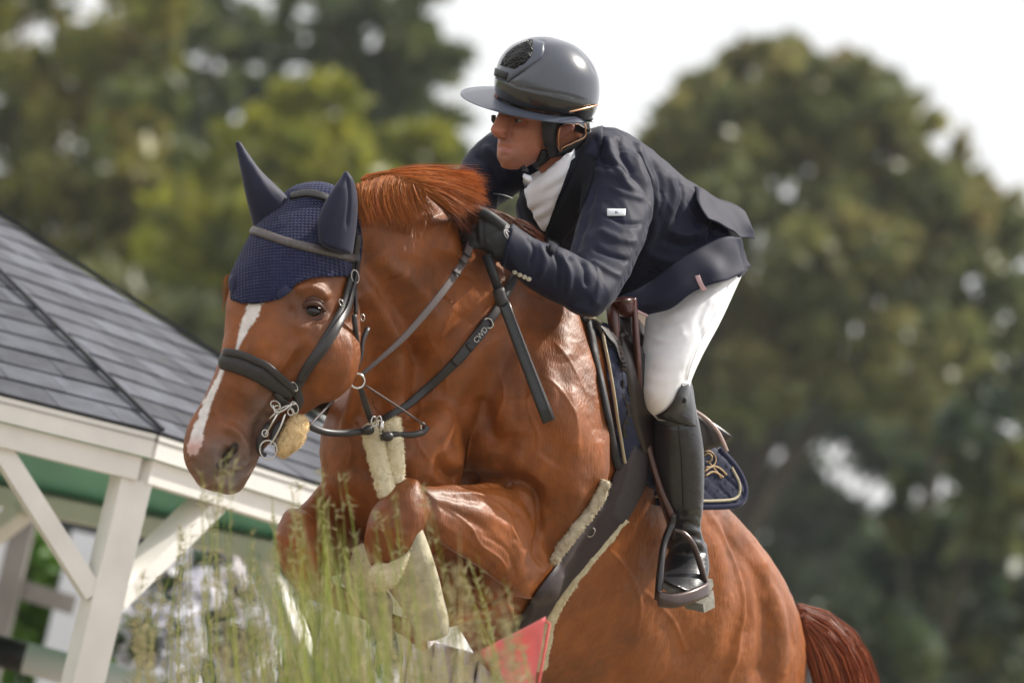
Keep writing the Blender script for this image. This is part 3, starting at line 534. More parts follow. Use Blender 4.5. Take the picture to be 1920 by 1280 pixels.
JS = [([(1120, 340), (1100, 400), (1085, 450), (1060, 490)], 6, -.006), ([(1228, 385), (1208, 450), (1183, 510), (1155, 565)], 5, -.008), ([(1240, 360), (1225, 430), (1205, 480)], 7, .006),
 ([(1135, 255), (1150, 300), (1175, 345)], 5, .007), ([(1160, 252), (1165, 290), (1190, 330)], 4, -.006), ([(1195, 262), (1200, 310), (1225, 350)], 6, .006), ([(1120, 260), (1125, 300), (1140, 330)], 4, -.005),
 ([(1115, 300), (1150, 310), (1200, 345), (1222, 400)], 4, -.005), ([(1110, 320), (1150, 330), (1195, 365)], 5, .005),
 ([(1225, 300), (1240, 350), (1230, 420)], 4, -.005), ([(1255, 320), (1262, 370), (1245, 430)], 5, .005), ([(1275, 335), (1280, 370), (1265, 420)], 3, -.005),
 ([(1250, 430), (1290, 440), (1330, 420)], 6, .006), ([(1240, 450), (1285, 462), (1330, 445)], 5, -.006), ([(1220, 480), (1270, 490), (1330, 470), (1370, 440)], 6, .006), ([(1200, 510), (1260, 520), (1320, 500)], 5, -.006), ([(1190, 540), (1260, 545), (1330, 520)], 6, .005),
 ([(1290, 380), (1310, 410), (1345, 440), (1380, 460)], 3, -.004), ([(1345, 400), (1330, 450), (1345, 510)], 4, -.006), ([(1365, 440), (1358, 480), (1372, 520)], 4, .006), ([(1385, 470), (1375, 500)], 3, -.005),
 ([(1075, 470), (1095, 500), (1100, 540)], 4, -.006), ([(1050, 475), (1065, 510), (1065, 550)], 4, .005), ([(1035, 462), (1048, 500), (1045, 540)], 3, -.004), ([(1010, 455), (1020, 490), (1010, 525)], 4, .0035), ([(990, 445), (1000, 470), (992, 500)], 3, -.0035), ([(1115, 500), (1120, 540), (1110, 575)], 5, .004),
 ([(1130, 400), (1170, 420), (1205, 420)], 4, -.0035), ([(1120, 430), (1160, 450), (1195, 455)], 5, .004), ([(1110, 465), (1145, 480), (1180, 490)], 4, -.004), ([(1105, 490), (1135, 505), (1165, 520)], 4, .0035),
 ([(1140, 350), (1170, 365), (1210, 375)], 4, .003), ([(1290, 470), (1310, 500), (1300, 530)], 4, -.004), ([(1240, 500), (1250, 540)], 5, .004), ([(890, 290), (920, 310), (935, 350)], 5, -.005), ([(905, 275), (940, 300), (950, 340)], 5, .005), ([(870, 320), (900, 335), (915, 370)], 4, .004),
 ([(1000, 380), (1010, 430)], 5, -.004)]
strokes(JM, [(j[0], j[1], j[2]*1.45) for j in JS]); smooth(JM, 2)
co, no = get_np(JM)   # fine crumpling that runs along the cloth
ridged = lambda p, s: 1-np.abs(2*hashn(p, s)-1)
q = co@np.array([nRT*.9+nUP*.5, nUP*.5-nRT*.5, nFW]).T
set_np(JM, co+no*(.0050*(ridged(q*np.array([1, .45, 1]), 17)-.5)+.0018*(ridged(q*np.array([1, .4, 1]), 42)-.5))[:, None])
# open the sleeve end and neck are covered by cuff and collar below
jacket = link('jacket', JM, M_jacket, rider); JB = world_bvh(jacket)
M_lin = mat('pale_pink_lining', (.55, .36, .38), rough=.7)
# flying skirt panels of the jacket (real sheets)
def sheet(rows, th=.003, n=5, rip=.004, fr=30):
    """cloth sheet from rows of (px,py,w) points"""
    R = [cr_interp(r, n) for r in rows]; R = np.array(R); R = np.array([cr_interp(R[:, j], n) for j in range(R.shape[1])]).transpose(1, 0, 2); a, b = R.shape[:2]
    pts = np.array([[Q(*R[i, j]) for j in range(b)] for i in range(a)], float)
    du = np.gradient(pts, axis=0); dv = np.gradient(pts, axis=1); N = np.cross(du, dv); N /= np.linalg.norm(N, axis=2)[..., None]+1e-9
    nn = hashn(pts.reshape(-1, 3), fr).reshape(a, b)-.5; pts = pts+N*(nn*rip*2)[..., None]
    V = np.vstack([(pts+N*th/2).reshape(-1, 3), (pts-N*th/2).reshape(-1, 3)]); k = a*b; f = []
    for i in range(a-1):
        for j in range(b-1):
            q = i*b+j; f.append((q, q+1, q+b+1, q+b)); f.append((k+q, k+q+b, k+q+b+1, k+q+1))
    for i in range(a-1): f.append((i*b, i*b+b, k+i*b+b, k+i*b)); q = i*b+b-1; f.append((q, k+q, k+q+b, q+b))
    for j in range(b-1): f.append((j, k+j, k+j+1, j+1)); q = (a-1)*b+j; f.append((q, q+1, k+q+1, k+q))
    m = MB(); return m.add(V, f)
skirt = merge(sheet([[(1300, 352, .30), (1345, 370, .36), (1372, 382, .40), (1392, 400, .42)], [(1310, 385, .23), (1350, 402, .30), (1382, 418, .36), (1405, 425, .40)], [(1325, 412, .22), (1360, 430, .28), (1392, 444, .35), (1417, 448, .42)]], n=8, rip=.009, fr=18),
  sheet([[(1150, 560, .12), (1215, 530, .16), (1290, 480, .20), (1345, 450, .25), (1388, 445, .32)], [(1180, 580, .13), (1240, 562, .15), (1300, 515, .18), (1355, 488, .23), (1402, 470, .34)], [(1214, 592, .16), (1262, 572, .16), (1312, 542, .17), (1368, 524, .22), (1414, 497, .36)]], n=8, rip=.015, fr=15))
build('jacket_skirt', skirt, M_jacket, jacket)
build('skirt_vent_lining', sheet([[(1303, 518, .165), (1312, 516, .165)], [(1308, 530, .158), (1317, 529, .158)], [(1316, 546, .158), (1326, 544, .16)]], rip=0), M_lin, jacket)
build('lining_edge', sheet([[(1138, 565, .10), (1175, 572, .12), (1214, 590, .14)], [(1136, 572, .10), (1178, 580, .12), (1216, 594, .14)]], rip=0), M_lin, jacket)
# collar, lapels, shirt
SBp = [(984, 333), (993, 372), (1008, 402), (1024, 424)]
build('shirt', patch(JB, [(980, 334), (990, 362), (1000, 395), (1022, 428)], [(1082, 280), (1068, 314), (1052, 352), (1026, 428)], 26, 12, off=.009, th=.004, disp=lambda q: .003*np.sin(q[..., 0]*.16+q[..., 1]*.22)*np.sin(q[..., 1]*.06)), M_shirt, rider)
mb = MB(); loft(mb, [(1004, 340, 1094, 266, .150, .066), (994, 356, 1100, 284, .155, .074)], n=4, seg=30, cap=(.05, .05)); 
build('shirt_collar', mb, M_shirt, rider)
build('stock_knot', merge(patch(None, [(982, 325, .05), (980, 332, .045), (985, 340, .045)], [(996, 330, .045), (998, 338, .04), (994, 344, .04)], 8, 8, th=.005, puff=.004)), M_shirt, rider)
build('lapel', patch(JB, [(1094, 272), (1078, 312), (1054, 362), (1026, 425), (1024, 470)], [(1112, 262), (1116, 320), (1100, 370), (1078, 420), (1036, 480)], 28, 10, off=.004, th=.006), M_lapel, jacket)
build('lapel', patch(JB, [(972, 330), (976, 370), (990, 410), (1018, 455)], [(988, 338), (996, 378), (1010, 408), (1026, 430)], 20, 8, off=.003, th=.005), M_lapel, jacket)
build('collar', patch(JB, [(1108, 246), (1100, 268), (1090, 294)], [(1130, 240), (1132, 268), (1118, 302)], 14, 8, off=.006, th=.007), M_jacket, jacket)
M_badge = mat('pale_badge', (.62, .64, .68), rough=.5); badge = build('sleeve_badge', patch(JB, [(1138, 393), (1138, 406)], [(1173, 393), (1172, 406)], 5, 12, off=.003, th=.001), M_badge, jacket)
build('badge_mark', patch(JB, [(1153, 398), (1153, 402)], [(1159, 398), (1159, 402)], 3, 3, off=.0045, th=.0008), mat('badge_print', (.25, .27, .33)), badge)
M_btn = mat('horn_button', (.50, .47, .38), rough=.3, noise=(300, .3), coat=.3)
for (bx, by) in ((966, 509), (975, 514), (983.5, 518), (991.5, 522)):
    h, n_ = on(JB, bx, by, .003); mb = MB(); ring(mb, h, .0042, .0018, n_, 14, 6); R_ = np.array(n_); ball(mb, np.array(h), (.0045, .0045, .002)); build('button', mb, M_btn, jacket)
build('cuff', merge(patch(JB, [(958, 418), (944, 460), (938, 497)], [(966, 421), (953, 463), (947, 500)], 16, 4, off=.002, th=.003)), M_jacket, jacket)
mb = MB(); tube(mb, [(925, 363, .20), (945, 366, .12), (962, 372, .06)], .0015, seg=6); build('sleeve_cord', mb, M_steel, jacket)
# glove
mb = MB(); loft(mb, [(960, 425, 942, 494, -.295, .036), (945, 412, 930, 490, -.30, .036), (922, 400, 918, 480, -.312, .034), (900, 400, 905, 470, -.322, .030)], n=4, seg=24, cap=(.2, .5))
for i in range(4):
    k = (1, 1.06, 1.0, .85)[i]; yy = 408+16.5*i
    tube(mb, [(905, yy+3, -.325), (888-2*k, yy+1, -.335), (873-4*k+2*i, yy+6, -.325), (867-3*k+3*i, yy+13, -.300), (874+2*i, yy+18, -.283)], [.0115*k, .0115*k, .0105*k, .0095*k, .008], seg=10)
tube(mb, [(940, 425, -.32), (920, 408, -.338), (898, 396, -.342), (880, 393, -.34), (868, 392, -.33)], [.015, .0135, .012, .010, .008], seg=10)
GM = remesh(mb, .0026); smooth(GM, 5); strokes(GM, [([(940, 430), (925, 440), (915, 455)], 3, -.003), ([(950, 440), (940, 470)], 3, -.002), ([(930, 470), (920, 485)], 3, .002), ([(905, 408), (905, 440), (908, 465)], 3, -.0025)])
glove = link('glove', GM, M_glove, rider); GB = world_bvh(glove)
h, n_ = on(GB, 951, 440, .002); mb = MB(); ring(mb, h, .011, .0016, n_, 20, 6, sx=.6, ang=.5); tube(mb, [(948, 434, proj(np.array([h]))[2][0]-.002), (955, 446, proj(np.array([h]))[2][0]-.002)], .0018, seg=6); build('glove_emblem', mb, mat('emblem_white', (.7, .68, .72), rough=.5), glove)
# ------------------------------------------------------------------ helmet
helmet = None
hm = MB(); loft(hm, [(1006, 69.5, 1018, 69.5, .125, .010), (990, 72, 1040, 72, .125, .040), (958, 86, 1078, 86, .123, .080), (937, 110, 1106, 112, .12, .104), (928, 140, 1121, 142, .118, .118), (928, 172, 1124, 172, .117, .122), (940, 200, 1120, 200, .117, .120), (955, 212, 1112, 218, .12, .11), (1000, 222, 1100, 236, .13, .10)], n=6, seg=56, cap=(.1, .1))
HMm = remesh(hm, .0035); smooth(HMm, 10)
co, no = get_np(HMm); x, y, w_ = proj(co)
band = inpoly(x, y, [(900, 128), (925, 132), (960, 160), (1010, 172), (1060, 180), (1105, 192), (1130, 196), (1130, 240), (1080, 240), (990, 225), (900, 180)])&(w_ < .15)
rgb = np.where(band[:, None], np.array([.006, .006, .007]), np.array([.050, .058, .080])); set_col(HMm, rgb)
strokes(HMm, [([(926, 132), (960, 158), (1010, 171), (1060, 179), (1105, 192)], 1.8, -.003), ([(1072, 78), (1090, 95), (1106, 118), (1118, 140)], 1.8, -.0025), ([(1010, 76), (1022, 80), (1021, 110)], 1.5, -.0018), ([(1021, 112), (985, 135), (955, 152)], 1.5, -.0018)])
helmet = link('helmet', HMm, M_helm, rider); HLB = world_bvh(helmet)
build('vent_panel', patch(HLB, [(1000, 74), (966, 88), (944, 116), (932, 138), (930, 148)], [(1020, 80), (1018, 105), (998, 122), (972, 140), (952, 155)], 24, 12, off=.0015, th=.002), M_visor, helmet)
M_mesh = mat('vent_mesh', (.012, .012, .013), rough=.5, vor=(190, 1.0, .012)); 
build('vent_grille', patch(HLB, [(1000, 77), (972, 86), (950, 106), (941, 124)], [(1000, 84), (998, 104), (985, 120), (966, 131)], 20, 12, off=.004, th=.003, disp=lambda q: .0022*np.sin(q[..., 0]*1.1)*np.sin(q[..., 1]*1.15)), M_mesh, helmet)
build('badge_plate', patch(HLB, [(931, 128), (929, 142)], [(956, 138), (950, 153)], 6, 8, off=.004, th=.003), M_black, helmet)
# visor: wide brim, a real curved plate round the front half
vb = MB(); nu, nv = 72, 9; C0 = (1024, 196)
def brim(i, j, up):
    a = math.radians(-128+256*i/(nu-1)); k = j/(nv-1)           # a = 0 points to the front (picture left)
    wd = math.cos(a/2)**1.1                                        # width of the brim fades to the back
    rx = 92+k*(66*wd+3); rz = .112+k*(.040*wd+.002)
    px = C0[0]-math.cos(a)*rx; dep = -math.sin(a)*rz                # near side: a>0
    py = C0[1]-math.cos(a)*rx*.150+(-dep)*195-(0 if k > .99 else 0)+k*k*4-(1-k)*1
    q = Q(px, py, .118+dep); return np.array(q)+np.array(UP)*(.0025 if up else -.0015)*(1-.6*k)
V = [brim(i, j, u) for u in (1, 0) for i in range(nu) for j in range(nv)]; k = nu*nv; f = []
for i in range(nu-1):
    for j in range(nv-1): a = i*nv+j; f.append((a, a+1, a+nv+1, a+nv)); f.append((k+a, k+a+nv, k+a+nv+1, k+a+1))
    for j in (0, nv-1): a = i*nv+j; f.append((a, a+nv, k+a+nv, k+a))
for j in range(nv-1):
    for i in (0, nu-1): a = i*nv+j; f.append((a, k+a, k+a+1, a+1))
vb.add(V, f); build('visor', vb, M_visor, helmet)
mb = MB(); tube(mb, [(1068, 210, -.003), (1095, 204, .025), (1114, 199, .06), (1120, 197, .10)], .0022, seg=6); build('visor_trim', mb, M_copper, helmet)
# ear guard with a rose gold opening, chin strap
outer = [(1016, 216), (1035, 210), (1060, 208), (1088, 210), (1112, 214), (1112, 235), (1100, 255), (1084, 275), (1062, 288), (1040, 290), (1022, 286), (1014, 270), (1012, 250), (1014, 230)]
inner = [(1042, 236), (1050, 231), (1062, 229), (1074, 230), (1083, 236), (1085, 244), (1081, 254), (1070, 260), (1060, 266), (1049, 274), (1040, 272), (1036, 268), (1037, 256), (1038, 245)]
eg = patch(RB, outer, inner, 57, 5, off=.016, th=.006, closed=True, sm=0); build('ear_guard', eg, M_black, helmet)
ip = ppoly(inner, 40, True); tt = MB(); pp = [tuple(np.array(on(RB, p[0], p[1], .024)[0])) for p in ip]; tube(tt, pp, .0018, seg=6, n=1, world=True); build('ear_guard_trim', tt, M_copper, helmet)
mb = MB(); loft(mb, [(1046, 240, 1078, 236, .035, .010), (1044, 250, 1074, 246, .035, .010), (1046, 260, 1060, 256, .036, .008)], cap=(.6, .6)); build('ear', mb, mat('ear_skin', (.22, .07, .045), rough=.5), rider)
mb = MB()
strap(mb, RB, [(1018, 280), (1012, 295), (1004, 308), (1006, 322), (1012, 330)], .016, .005, .005); strap(mb, RB, [(1030, 285), (1020, 300), (1008, 312)], .012, .004, .005); strap(mb, RB, [(1006, 316), (992, 318), (978, 312)], .013, .004, .004)
build('chin_strap', mb, M_black, helmet)
mb = MB(); loft(mb, [(921, 217, 930, 217, .075, .010), (921, 226, 930, 227, .075, .010), (925, 232, 930, 232, .075, .006)], cap=(.3, .3)); build('eyewear', mb, M_black, rider)
# ------------------------------------------------------------------ horse: ears, eye, mane, tail
def shell(me, b_obj, mask, off, name, m, parent, rings=6):
    """clothing cut from the body surface: faces inside mask(x,y,w), raised by off"""
    co, no = get_np(me); co = co+np.array(TL(b_obj.parent)) if b_obj.parent else co
    x, y, w_ = proj(co); mk = mask(x, y, w_)
    bm = bmesh.new(); bm.from_mesh(me); bm.verts.ensure_lookup_table()
    dele = [v for v in bm.verts if not mk[v.index]]
    t = TL(b_obj.parent) if b_obj.parent else Vector((0, 0, 0))
    for v in bm.verts: v.co = v.co+v.normal*off+t
    bmesh.ops.delete(bm, geom=dele, context='VERTS')
    for _ in range(rings):
        bv = [v for v in bm.verts if v.is_boundary]; new = {}
        for v in bv:
            nb = [e.other_vert(v).co for e in v.link_edges if e.is_boundary]
            if nb: new[v] = (v.co+sum(nb, Vector())/len(nb))/2
        for v, c in new.items(): v.co = c
    ext = bmesh.ops.extrude_edge_only(bm, edges=[e for e in bm.edges if e.is_boundary])
    for v in [g for g in ext['geom'] if isinstance(g, bmesh.types.BMVert)]: v.co -= v.normal*0+Vector(tuple(nFW))*-.0
    m2 = bpy.data.meshes.new(name); bm.to_mesh(m2); bm.free()
    for a in list(m2.color_attributes): m2.color_attributes.remove(a)
    m2.materials.clear(); o = link(name, m2, m, parent)
    so = o.modifiers.new('s', 'SOLIDIFY'); so.thickness = .003; so.offset = 1
    return o
M_knit = mat('navy_knit', (.020, .024, .070), rough=.85, spec=.15, grid=(.0075, .8, .003), noise=(40, .15), sheen=.15)
M_navy = mat('navy_lycra', (.011, .013, .036), rough=.62, spec=.3, noise=(50, .15), bump=(250, .2, .002), sheen=.15)
M_edge = mat('navy_binding', (.020, .023, .058), rough=.75, spec=.2, bump=(300, .3, .002), sheen=.2)
bonp = [(436, 566), (436, 520), (446, 482), (466, 450), (486, 405), (520, 355), (600, 345), (650, 360), (674, 400), (676, 470), (668, 522), (640, 521), (600, 522), (566, 532), (540, 548), (516, 565), (486, 573), (455, 571)]
bonnet = shell(HM, body, lambda x, y, w_: inpoly(x, y, bonp)&(w_ < -.32)&(w_ > -.80), .006, 'ear_bonnet', M_knit, horse)
mb = MB(); loft(mb, [(478, 438, 552, 392, -.50, .04), (470, 405, 538, 368, -.51, .038), (460, 365, 518, 348, -.52, .032), (452, 325, 488, 318, -.52, .024), (445, 290, 466, 288, -.52, .015), (440.5, 268, 452, 267, -.52, .008)], n=5, seg=24, cap=(.3, .5))
EM = remesh(mb, .0035); smooth(EM, 5); strokes(EM, [([(470, 300), (490, 340), (515, 380)], 5, .002)]); link('ear_cover', EM, M_navy, bonnet)
mb = MB(); loft(mb, [(598, 452, 662, 474, -.60, .035, .015), (596, 418, 668, 430, -.60, .036, .015), (606, 385, 671, 388, -.60, .032, .012), (623, 356, 668, 354, -.60, .024, .01), (638, 334, 661, 334, -.60, .014), (645, 322, 653, 323, -.60, .006)], n=5, seg=24, cap=(.3, .5))
EM = remesh(mb, .0035); smooth(EM, 5); strokes(EM, [([(650, 330), (655, 370), (650, 430)], 2.2, -.004), ([(640, 340), (628, 380), (620, 430)], 7, .002)]); link('ear_cover', EM, M_navy, bonnet)
NB = world_bvh(bonnet)
mb = MB(); strap(mb, NB, [(440, 520), (441, 564), (455, 568), (486, 570), (514, 561), (538, 544), (566, 529), (600, 519), (650, 518)], .016, .0035, .0075, sm=6); build('binding', mb, M_edge, bonnet)
# eye
eh, en = on(HB, 586, 582, 0)
mb = MB(); ball(mb, np.array(eh)-np.array(en)*.0065+nRT*.000, (.0205, .0165, .0150), seg=28, rings=18); eye = build('eye', mb, mat('horse_eye', (.010, .005, .004), rough=.12, spec=.4, coat=.35, coatr=.03), horse)
M_lid = mat('eyelid_skin', (.075, .030, .018), rough=.5, spec=.4)
mb = MB(); wl = proj(np.array([eh]))[2][0]
tube(mb, [(560, 591, wl+.005), (567, 577, wl-.007), (581, 568.5, wl-.012), (598, 571, wl-.010), (610, 584, wl+.004)], [.003, .0050, .0062, .0055, .003], seg=10); tube(mb, [(556, 580, wl+.003), (570, 566, wl-.004), (588, 560, wl-.006), (606, 568, wl+.000)], [.002, .0050, .006, .003], seg=10)
tube(mb, [(561, 590, wl+.004), (571, 598, wl-.005), (586, 601.5, wl-.008), (600, 597, wl-.005), (609, 586, wl+.003)], [.003, .004, .0045, .004, .003], seg=8)
build('eyelid', mb, M_lid, horse)
# hair strands
def strands(name, guides, n, jit, r0, m, parent, npt=9, seed=1, tip=.15, spread=None):
    """guides: list of polylines (px,py,w); strands blend neighbouring guides in clumps"""
    rg = np.random.default_rng(seed); G = np.array([ppoly(g, npt) for g in guides]); V = []; Fc = []; o = 0; C = []
    ncl = max(6, n//11); cl = rg.random(ncl)*(len(G)-1); cj = rg.normal(0, 1, (ncl, 3))
    for i in range(n):
        c = rg.integers(ncl); t = np.clip(cl[c]+rg.normal(0, .22), 0, len(G)-1.001); k = int(t); g = G[k]*(1-(t-k))+G[k+1]*(t-k)
        u = np.linspace(0, 1, npt)[:, None]
        L = .80+.28*rg.random(); g = np.stack([np.interp(np.linspace(0, min(L, 1), npt), np.linspace(0, 1, npt), g[:, q]) for q in range(3)], 1)
        o1 = rg.normal(0, 1, 3)*np.array([jit, jit, jit/900]); o2 = cj[c]*np.array([jit*1.3, jit*1.3, jit/700])
        g = g+o1*(.35+.4*u)+o2*u**1.5+np.sin(u*rg.uniform(3, 7)+rg.uniform(0, 6))*np.array([[jit*.35, jit*.35, 0]])
        c3 = np.array([Q(*q) for q in g]); T = np.gradient(c3, axis=0); T /= np.linalg.norm(T, axis=1)[:, None]+1e-9
        a = rg.normal(0, 1, 3); N = np.cross(T, a); N /= np.linalg.norm(N, axis=1)[:, None]+1e-9; B = np.cross(T, N)
        r = (r0*(.6+.8*rg.random())*(1-(1-tip)*u**2))
        for s_ in range(3): V.append(c3+r*(N*math.cos(2.094*s_)+B*math.sin(2.094*s_)))
        for q in range(npt-1):
            for s_ in range(3):
                a0 = o+s_*npt+q; b0 = o+((s_+1) % 3)*npt+q; Fc.append((a0, a0+1, b0+1, b0))
        o += 3*npt; C += [rg.random()]*(3*npt)
    mb = MB(); mb.v = np.vstack(V).tolist(); mb.f = Fc; ob = build(name, mb, m, parent); C = np.array(C)[:, None]
    c1, c2, c3 = spread or ((.50, .15, .028), (.80, .33, .09), (.34, .085, .02))
    rgb = np.where(C < .5, np.array(c1)*(1-C*2)+np.array(c2)*C*2, np.array(c2)*(2-2*C)+np.array(c3)*(2*C-1)); set_col(ob.data, rgb); return ob
M_hair = mat('chestnut_hair', (.4, .12, .03), rough=.40, spec=.4, attr='col', trans=.48)
mg = [[(662, 352, -.52), (668, 375, -.545), (672, 405, -.55), (676, 432, -.55)], [(690, 342, -.50), (682, 362, -.545), (680, 392, -.55), (684, 424, -.545)],
      [(718, 334, -.48), (702, 352, -.525), (694, 385, -.54), (696, 422, -.54)], [(745, 330, -.46), (722, 345, -.51), (712, 380, -.52), (716, 415, -.52)],
      [(765, 328, -.45), (745, 342, -.50), (745, 375, -.51), (762, 424, -.50)], [(752, 329, -.45), (768, 345, -.50), (785, 380, -.50), (800, 408, -.49)],
      [(725, 336, -.46), (775, 348, -.49), (815, 378, -.47), (850, 405, -.46)], [(700, 342, -.46), (770, 340, -.49), (840, 366, -.45), (885, 402, -.44)],
      [(715, 334, -.45), (780, 334, -.475), (850, 352, -.43), (908, 384, -.43)], [(700, 334, -.45), (780, 327, -.46), (850, 340, -.42), (905, 362, -.42)],
      [(690, 332, -.46), (770, 321, -.45), (840, 330, -.41), (900, 344, -.41)], [(680, 338, -.47), (760, 319, -.43), (830, 325, -.38), (898, 334, -.38)]]
mgd = [[(664, 352, -.52), (670, 370, -.545), (674, 392, -.55), (678, 412, -.55)], [(690, 342, -.50), (684, 360, -.545), (682, 384, -.55), (688, 414, -.545)], [(718, 334, -.48), (706, 350, -.525), (702, 378, -.54), (712, 416, -.54)], [(742, 330, -.46), (730, 345, -.51), (732, 376, -.52), (746, 418, -.515)],
      [(765, 328, -.45), (758, 345, -.50), (766, 378, -.505), (784, 416, -.49)], [(780, 330, -.45), (790, 350, -.49), (806, 378, -.485), (830, 402, -.47)]]
strands('mane', mgd, 1250, 5.0, .00075, M_hair, horse, seed=3)
mgs = [[(752, 329, -.45), (780, 348, -.49), (820, 372, -.48), (858, 400, -.46)], [(735, 332, -.46), (780, 344, -.49), (835, 362, -.47), (884, 394, -.44)], [(715, 334, -.46), (770, 338, -.49), (845, 354, -.45), (900, 380, -.43)],
      [(700, 334, -.45), (780, 330, -.47), (850, 342, -.43), (908, 364, -.42)], [(690, 334, -.46), (770, 324, -.45), (840, 333, -.41), (904, 348, -.41)], [(680, 338, -.47), (760, 322, -.43), (830, 327, -.38), (900, 336, -.38)], [(690, 334, -.44), (765, 323, -.41), (830, 328, -.36), (880, 333, -.35)]]
mane = strands('mane', mgs, 2900, 5.2, .00080, M_hair, horse, seed=4)
mg2 = [[(800, 362, -.42), (825, 385, -.43), (845, 405, -.42), (862, 428, -.40)], [(842, 372, -.34), (862, 390, -.36), (872, 415, -.36), (880, 440, -.34)], [(868, 378, -.33), (890, 400, -.35), (905, 420, -.33), (915, 440, -.31)], [(900, 392, -.26), (925, 398, -.24), (948, 412, -.22), (965, 430, -.20)], [(925, 398, -.18), (950, 408, -.20), (980, 420, -.18), (1005, 440, -.14)], [(960, 420, -.12), (985, 428, -.16), (1008, 442, -.14), (1022, 462, -.1)], [(935, 420, -.2), (965, 440, -.22), (985, 460, -.2), (1000, 480, -.18)]]
strands('mane', mg2, 1100, 4.5, .0008, M_hair, horse, seed=5, spread=((.12, .03, .012), (.25, .07, .022), (.07, .02, .01)))
strands('forelock', [[(436, 520, -.56), (428, 518, -.58), (418, 524, -.59)], [(434, 512, -.56), (424, 522, -.58), (416, 540, -.59)], [(430, 540, -.57), (422, 560, -.58), (420, 590, -.58)]], 40, 2.5, .0006, M_hair, horse, seed=8, npt=5)
strands('forelock', [[(600, 372, -.50), (606, 362, -.5), (618, 366, -.5)], [(640, 372, -.5), (625, 362, -.5), (612, 360, -.5)]], 60, 2.5, .0007, M_hair, horse, seed=9, npt=5)
tg = [[(1500, 1140, 1.16), (1545, 1150, 1.22), (1598, 1188, 1.26), (1632, 1260, 1.28), (1655, 1420, 1.28), (1660, 1700, 1.27)], [(1503, 1150, 1.14), (1548, 1172, 1.18), (1590, 1225, 1.2), (1610, 1300, 1.2), (1620, 1450, 1.2), (1625, 1720, 1.2)],
      [(1506, 1165, 1.12), (1545, 1200, 1.15), (1572, 1250, 1.17), (1585, 1330, 1.17), (1592, 1450, 1.17), (1590, 1700, 1.18)], [(1508, 1180, 1.12), (1535, 1225, 1.14), (1552, 1280, 1.15), (1560, 1360, 1.15), (1565, 1480, 1.15), (1570, 1680, 1.15)],
      [(1510, 1200, 1.12), (1526, 1250, 1.13), (1536, 1300, 1.13), (1540, 1380, 1.13), (1545, 1500, 1.13), (1550, 1660, 1.13)]]
strands('tail', tg, 4200, 9, .0010, M_hair, horse, seed=11, npt=12, spread=((.30, .065, .02), (.50, .14, .045), (.16, .035, .012)))
tb = MB(); loft(tb, [(1500, 1145, 1510, 1220, 1.17, .03), (1538, 1180, 1532, 1250, 1.20, .03), (1582, 1225, 1556, 1310, 1.22, .03), (1606, 1310, 1566, 1390, 1.23, .03), (1618, 1450, 1572, 1480, 1.23, .03), (1640, 1650, 1590, 1660, 1.22, .03)], n=4, seg=18)
build('tail_dock', tb, mat('tail_underhair', (.12, .03, .012), rough=.6, noise=(60, .3), bump=(90, .6, .01, (6, 1, .5))), horse)
# ------------------------------------------------------------------ sheepskin
M_fleece = mat('cream_sheepskin', (.80, .72, .52), rough=.95, spec=.05, noise=(35, .08), bump=(260, .5, .004), trans=.15)
M_fleece2 = mat('grey_sheepskin', (.56, .49, .37), rough=.95, spec=.05, noise=(60, .12), bump=(260, .5, .004), trans=.15)
def fleece(mb, name, m, parent, amp=.0020, vox=.004, hair=260):
    me = remesh(mb, vox); smooth(me, 3); noise_disp(me, amp, 140); noise_disp(me, amp, 60); co, no = get_np(me); o = link(name, me, m, parent)
    rg = np.random.default_rng(len(co)); k = rg.integers(0, len(co), hair*6)
    t = MB(); d = no[k]+rg.normal(0, .45, (len(k), 3)); d /= np.linalg.norm(d, axis=1)[:, None]; s = np.cross(d, rg.normal(0, 1, (len(k), 3))); s /= np.linalg.norm(s, axis=1)[:, None]+1e-9; L = .002+.004*rg.random((len(k), 1))
    a = co[k]-s*.0012; b = co[k]+s*.0012; c = co[k]+d*L; v = np.stack([a, b, c], 1).reshape(-1, 3); t.v = v.tolist(); t.f = [(3*i, 3*i+1, 3*i+2) for i in range(len(k))]
    build('fleece_tuft', t, m, o); return o
# ------------------------------------------------------------------ bridle
bridle = empty('bridle', Q(560, 560, -.60), 'black leather bridle with padded noseband and steel bit on the chestnut horse', 'bridle')
M_browb = mat('worn_browband_leather', (.085, .070, .068), rough=.42, spec=.5, noise=(120, .25), bump=(300, .3, .002), coat=.2)
M_pad = mat('padded_black_leather', (.030, .029, .029), rough=.50, spec=.45, noise=(100, .2), bump=(240, .25, .002))
mb = MB(); strap(mb, NB, [(478, 434), (500, 443), (540, 457), (600, 471), (640, 480), (662, 486)], .021, .0065, .006, sm=5, round_=True); build('browband', mb, M_browb, bridle)
mb = MB(); strap(mb, NB, [(548, 372), (575, 366), (600, 370), (620, 380)], .018, .005, .006, sm=4); build('headpiece', mb, M_leather, bridle)
mb = MB(); strap(mb, HB, [(660, 432), (658, 470), (655, 500), (648, 540), (634, 595), (612, 640), (585, 680), (562, 712), (548, 735)], [.018, .018, .020, .024, .027, .027, .024, .020, .018], .007, .009, sm=5, round_=True); build('cheekpiece', mb, M_pad, bridle)
mb = MB(); strap(mb, HB, [(662, 440), (659, 480), (655, 510), (648, 545), (636, 592), (615, 636), (588, 676), (560, 712)], .014, .003, .019, sm=5); build('cheek_strap', mb, M_leather, bridle)
mb = MB(); strap(mb, HB, [(389, 700), (392, 686), (402, 677), (418, 675), (445, 680), (480, 694), (515, 716), (545, 738)], [.030, .038, .040, .042, .044, .044, .040, .030], .013, .006, sm=5, round_=True); nb_ = build('noseband', mb, M_pad, bridle)
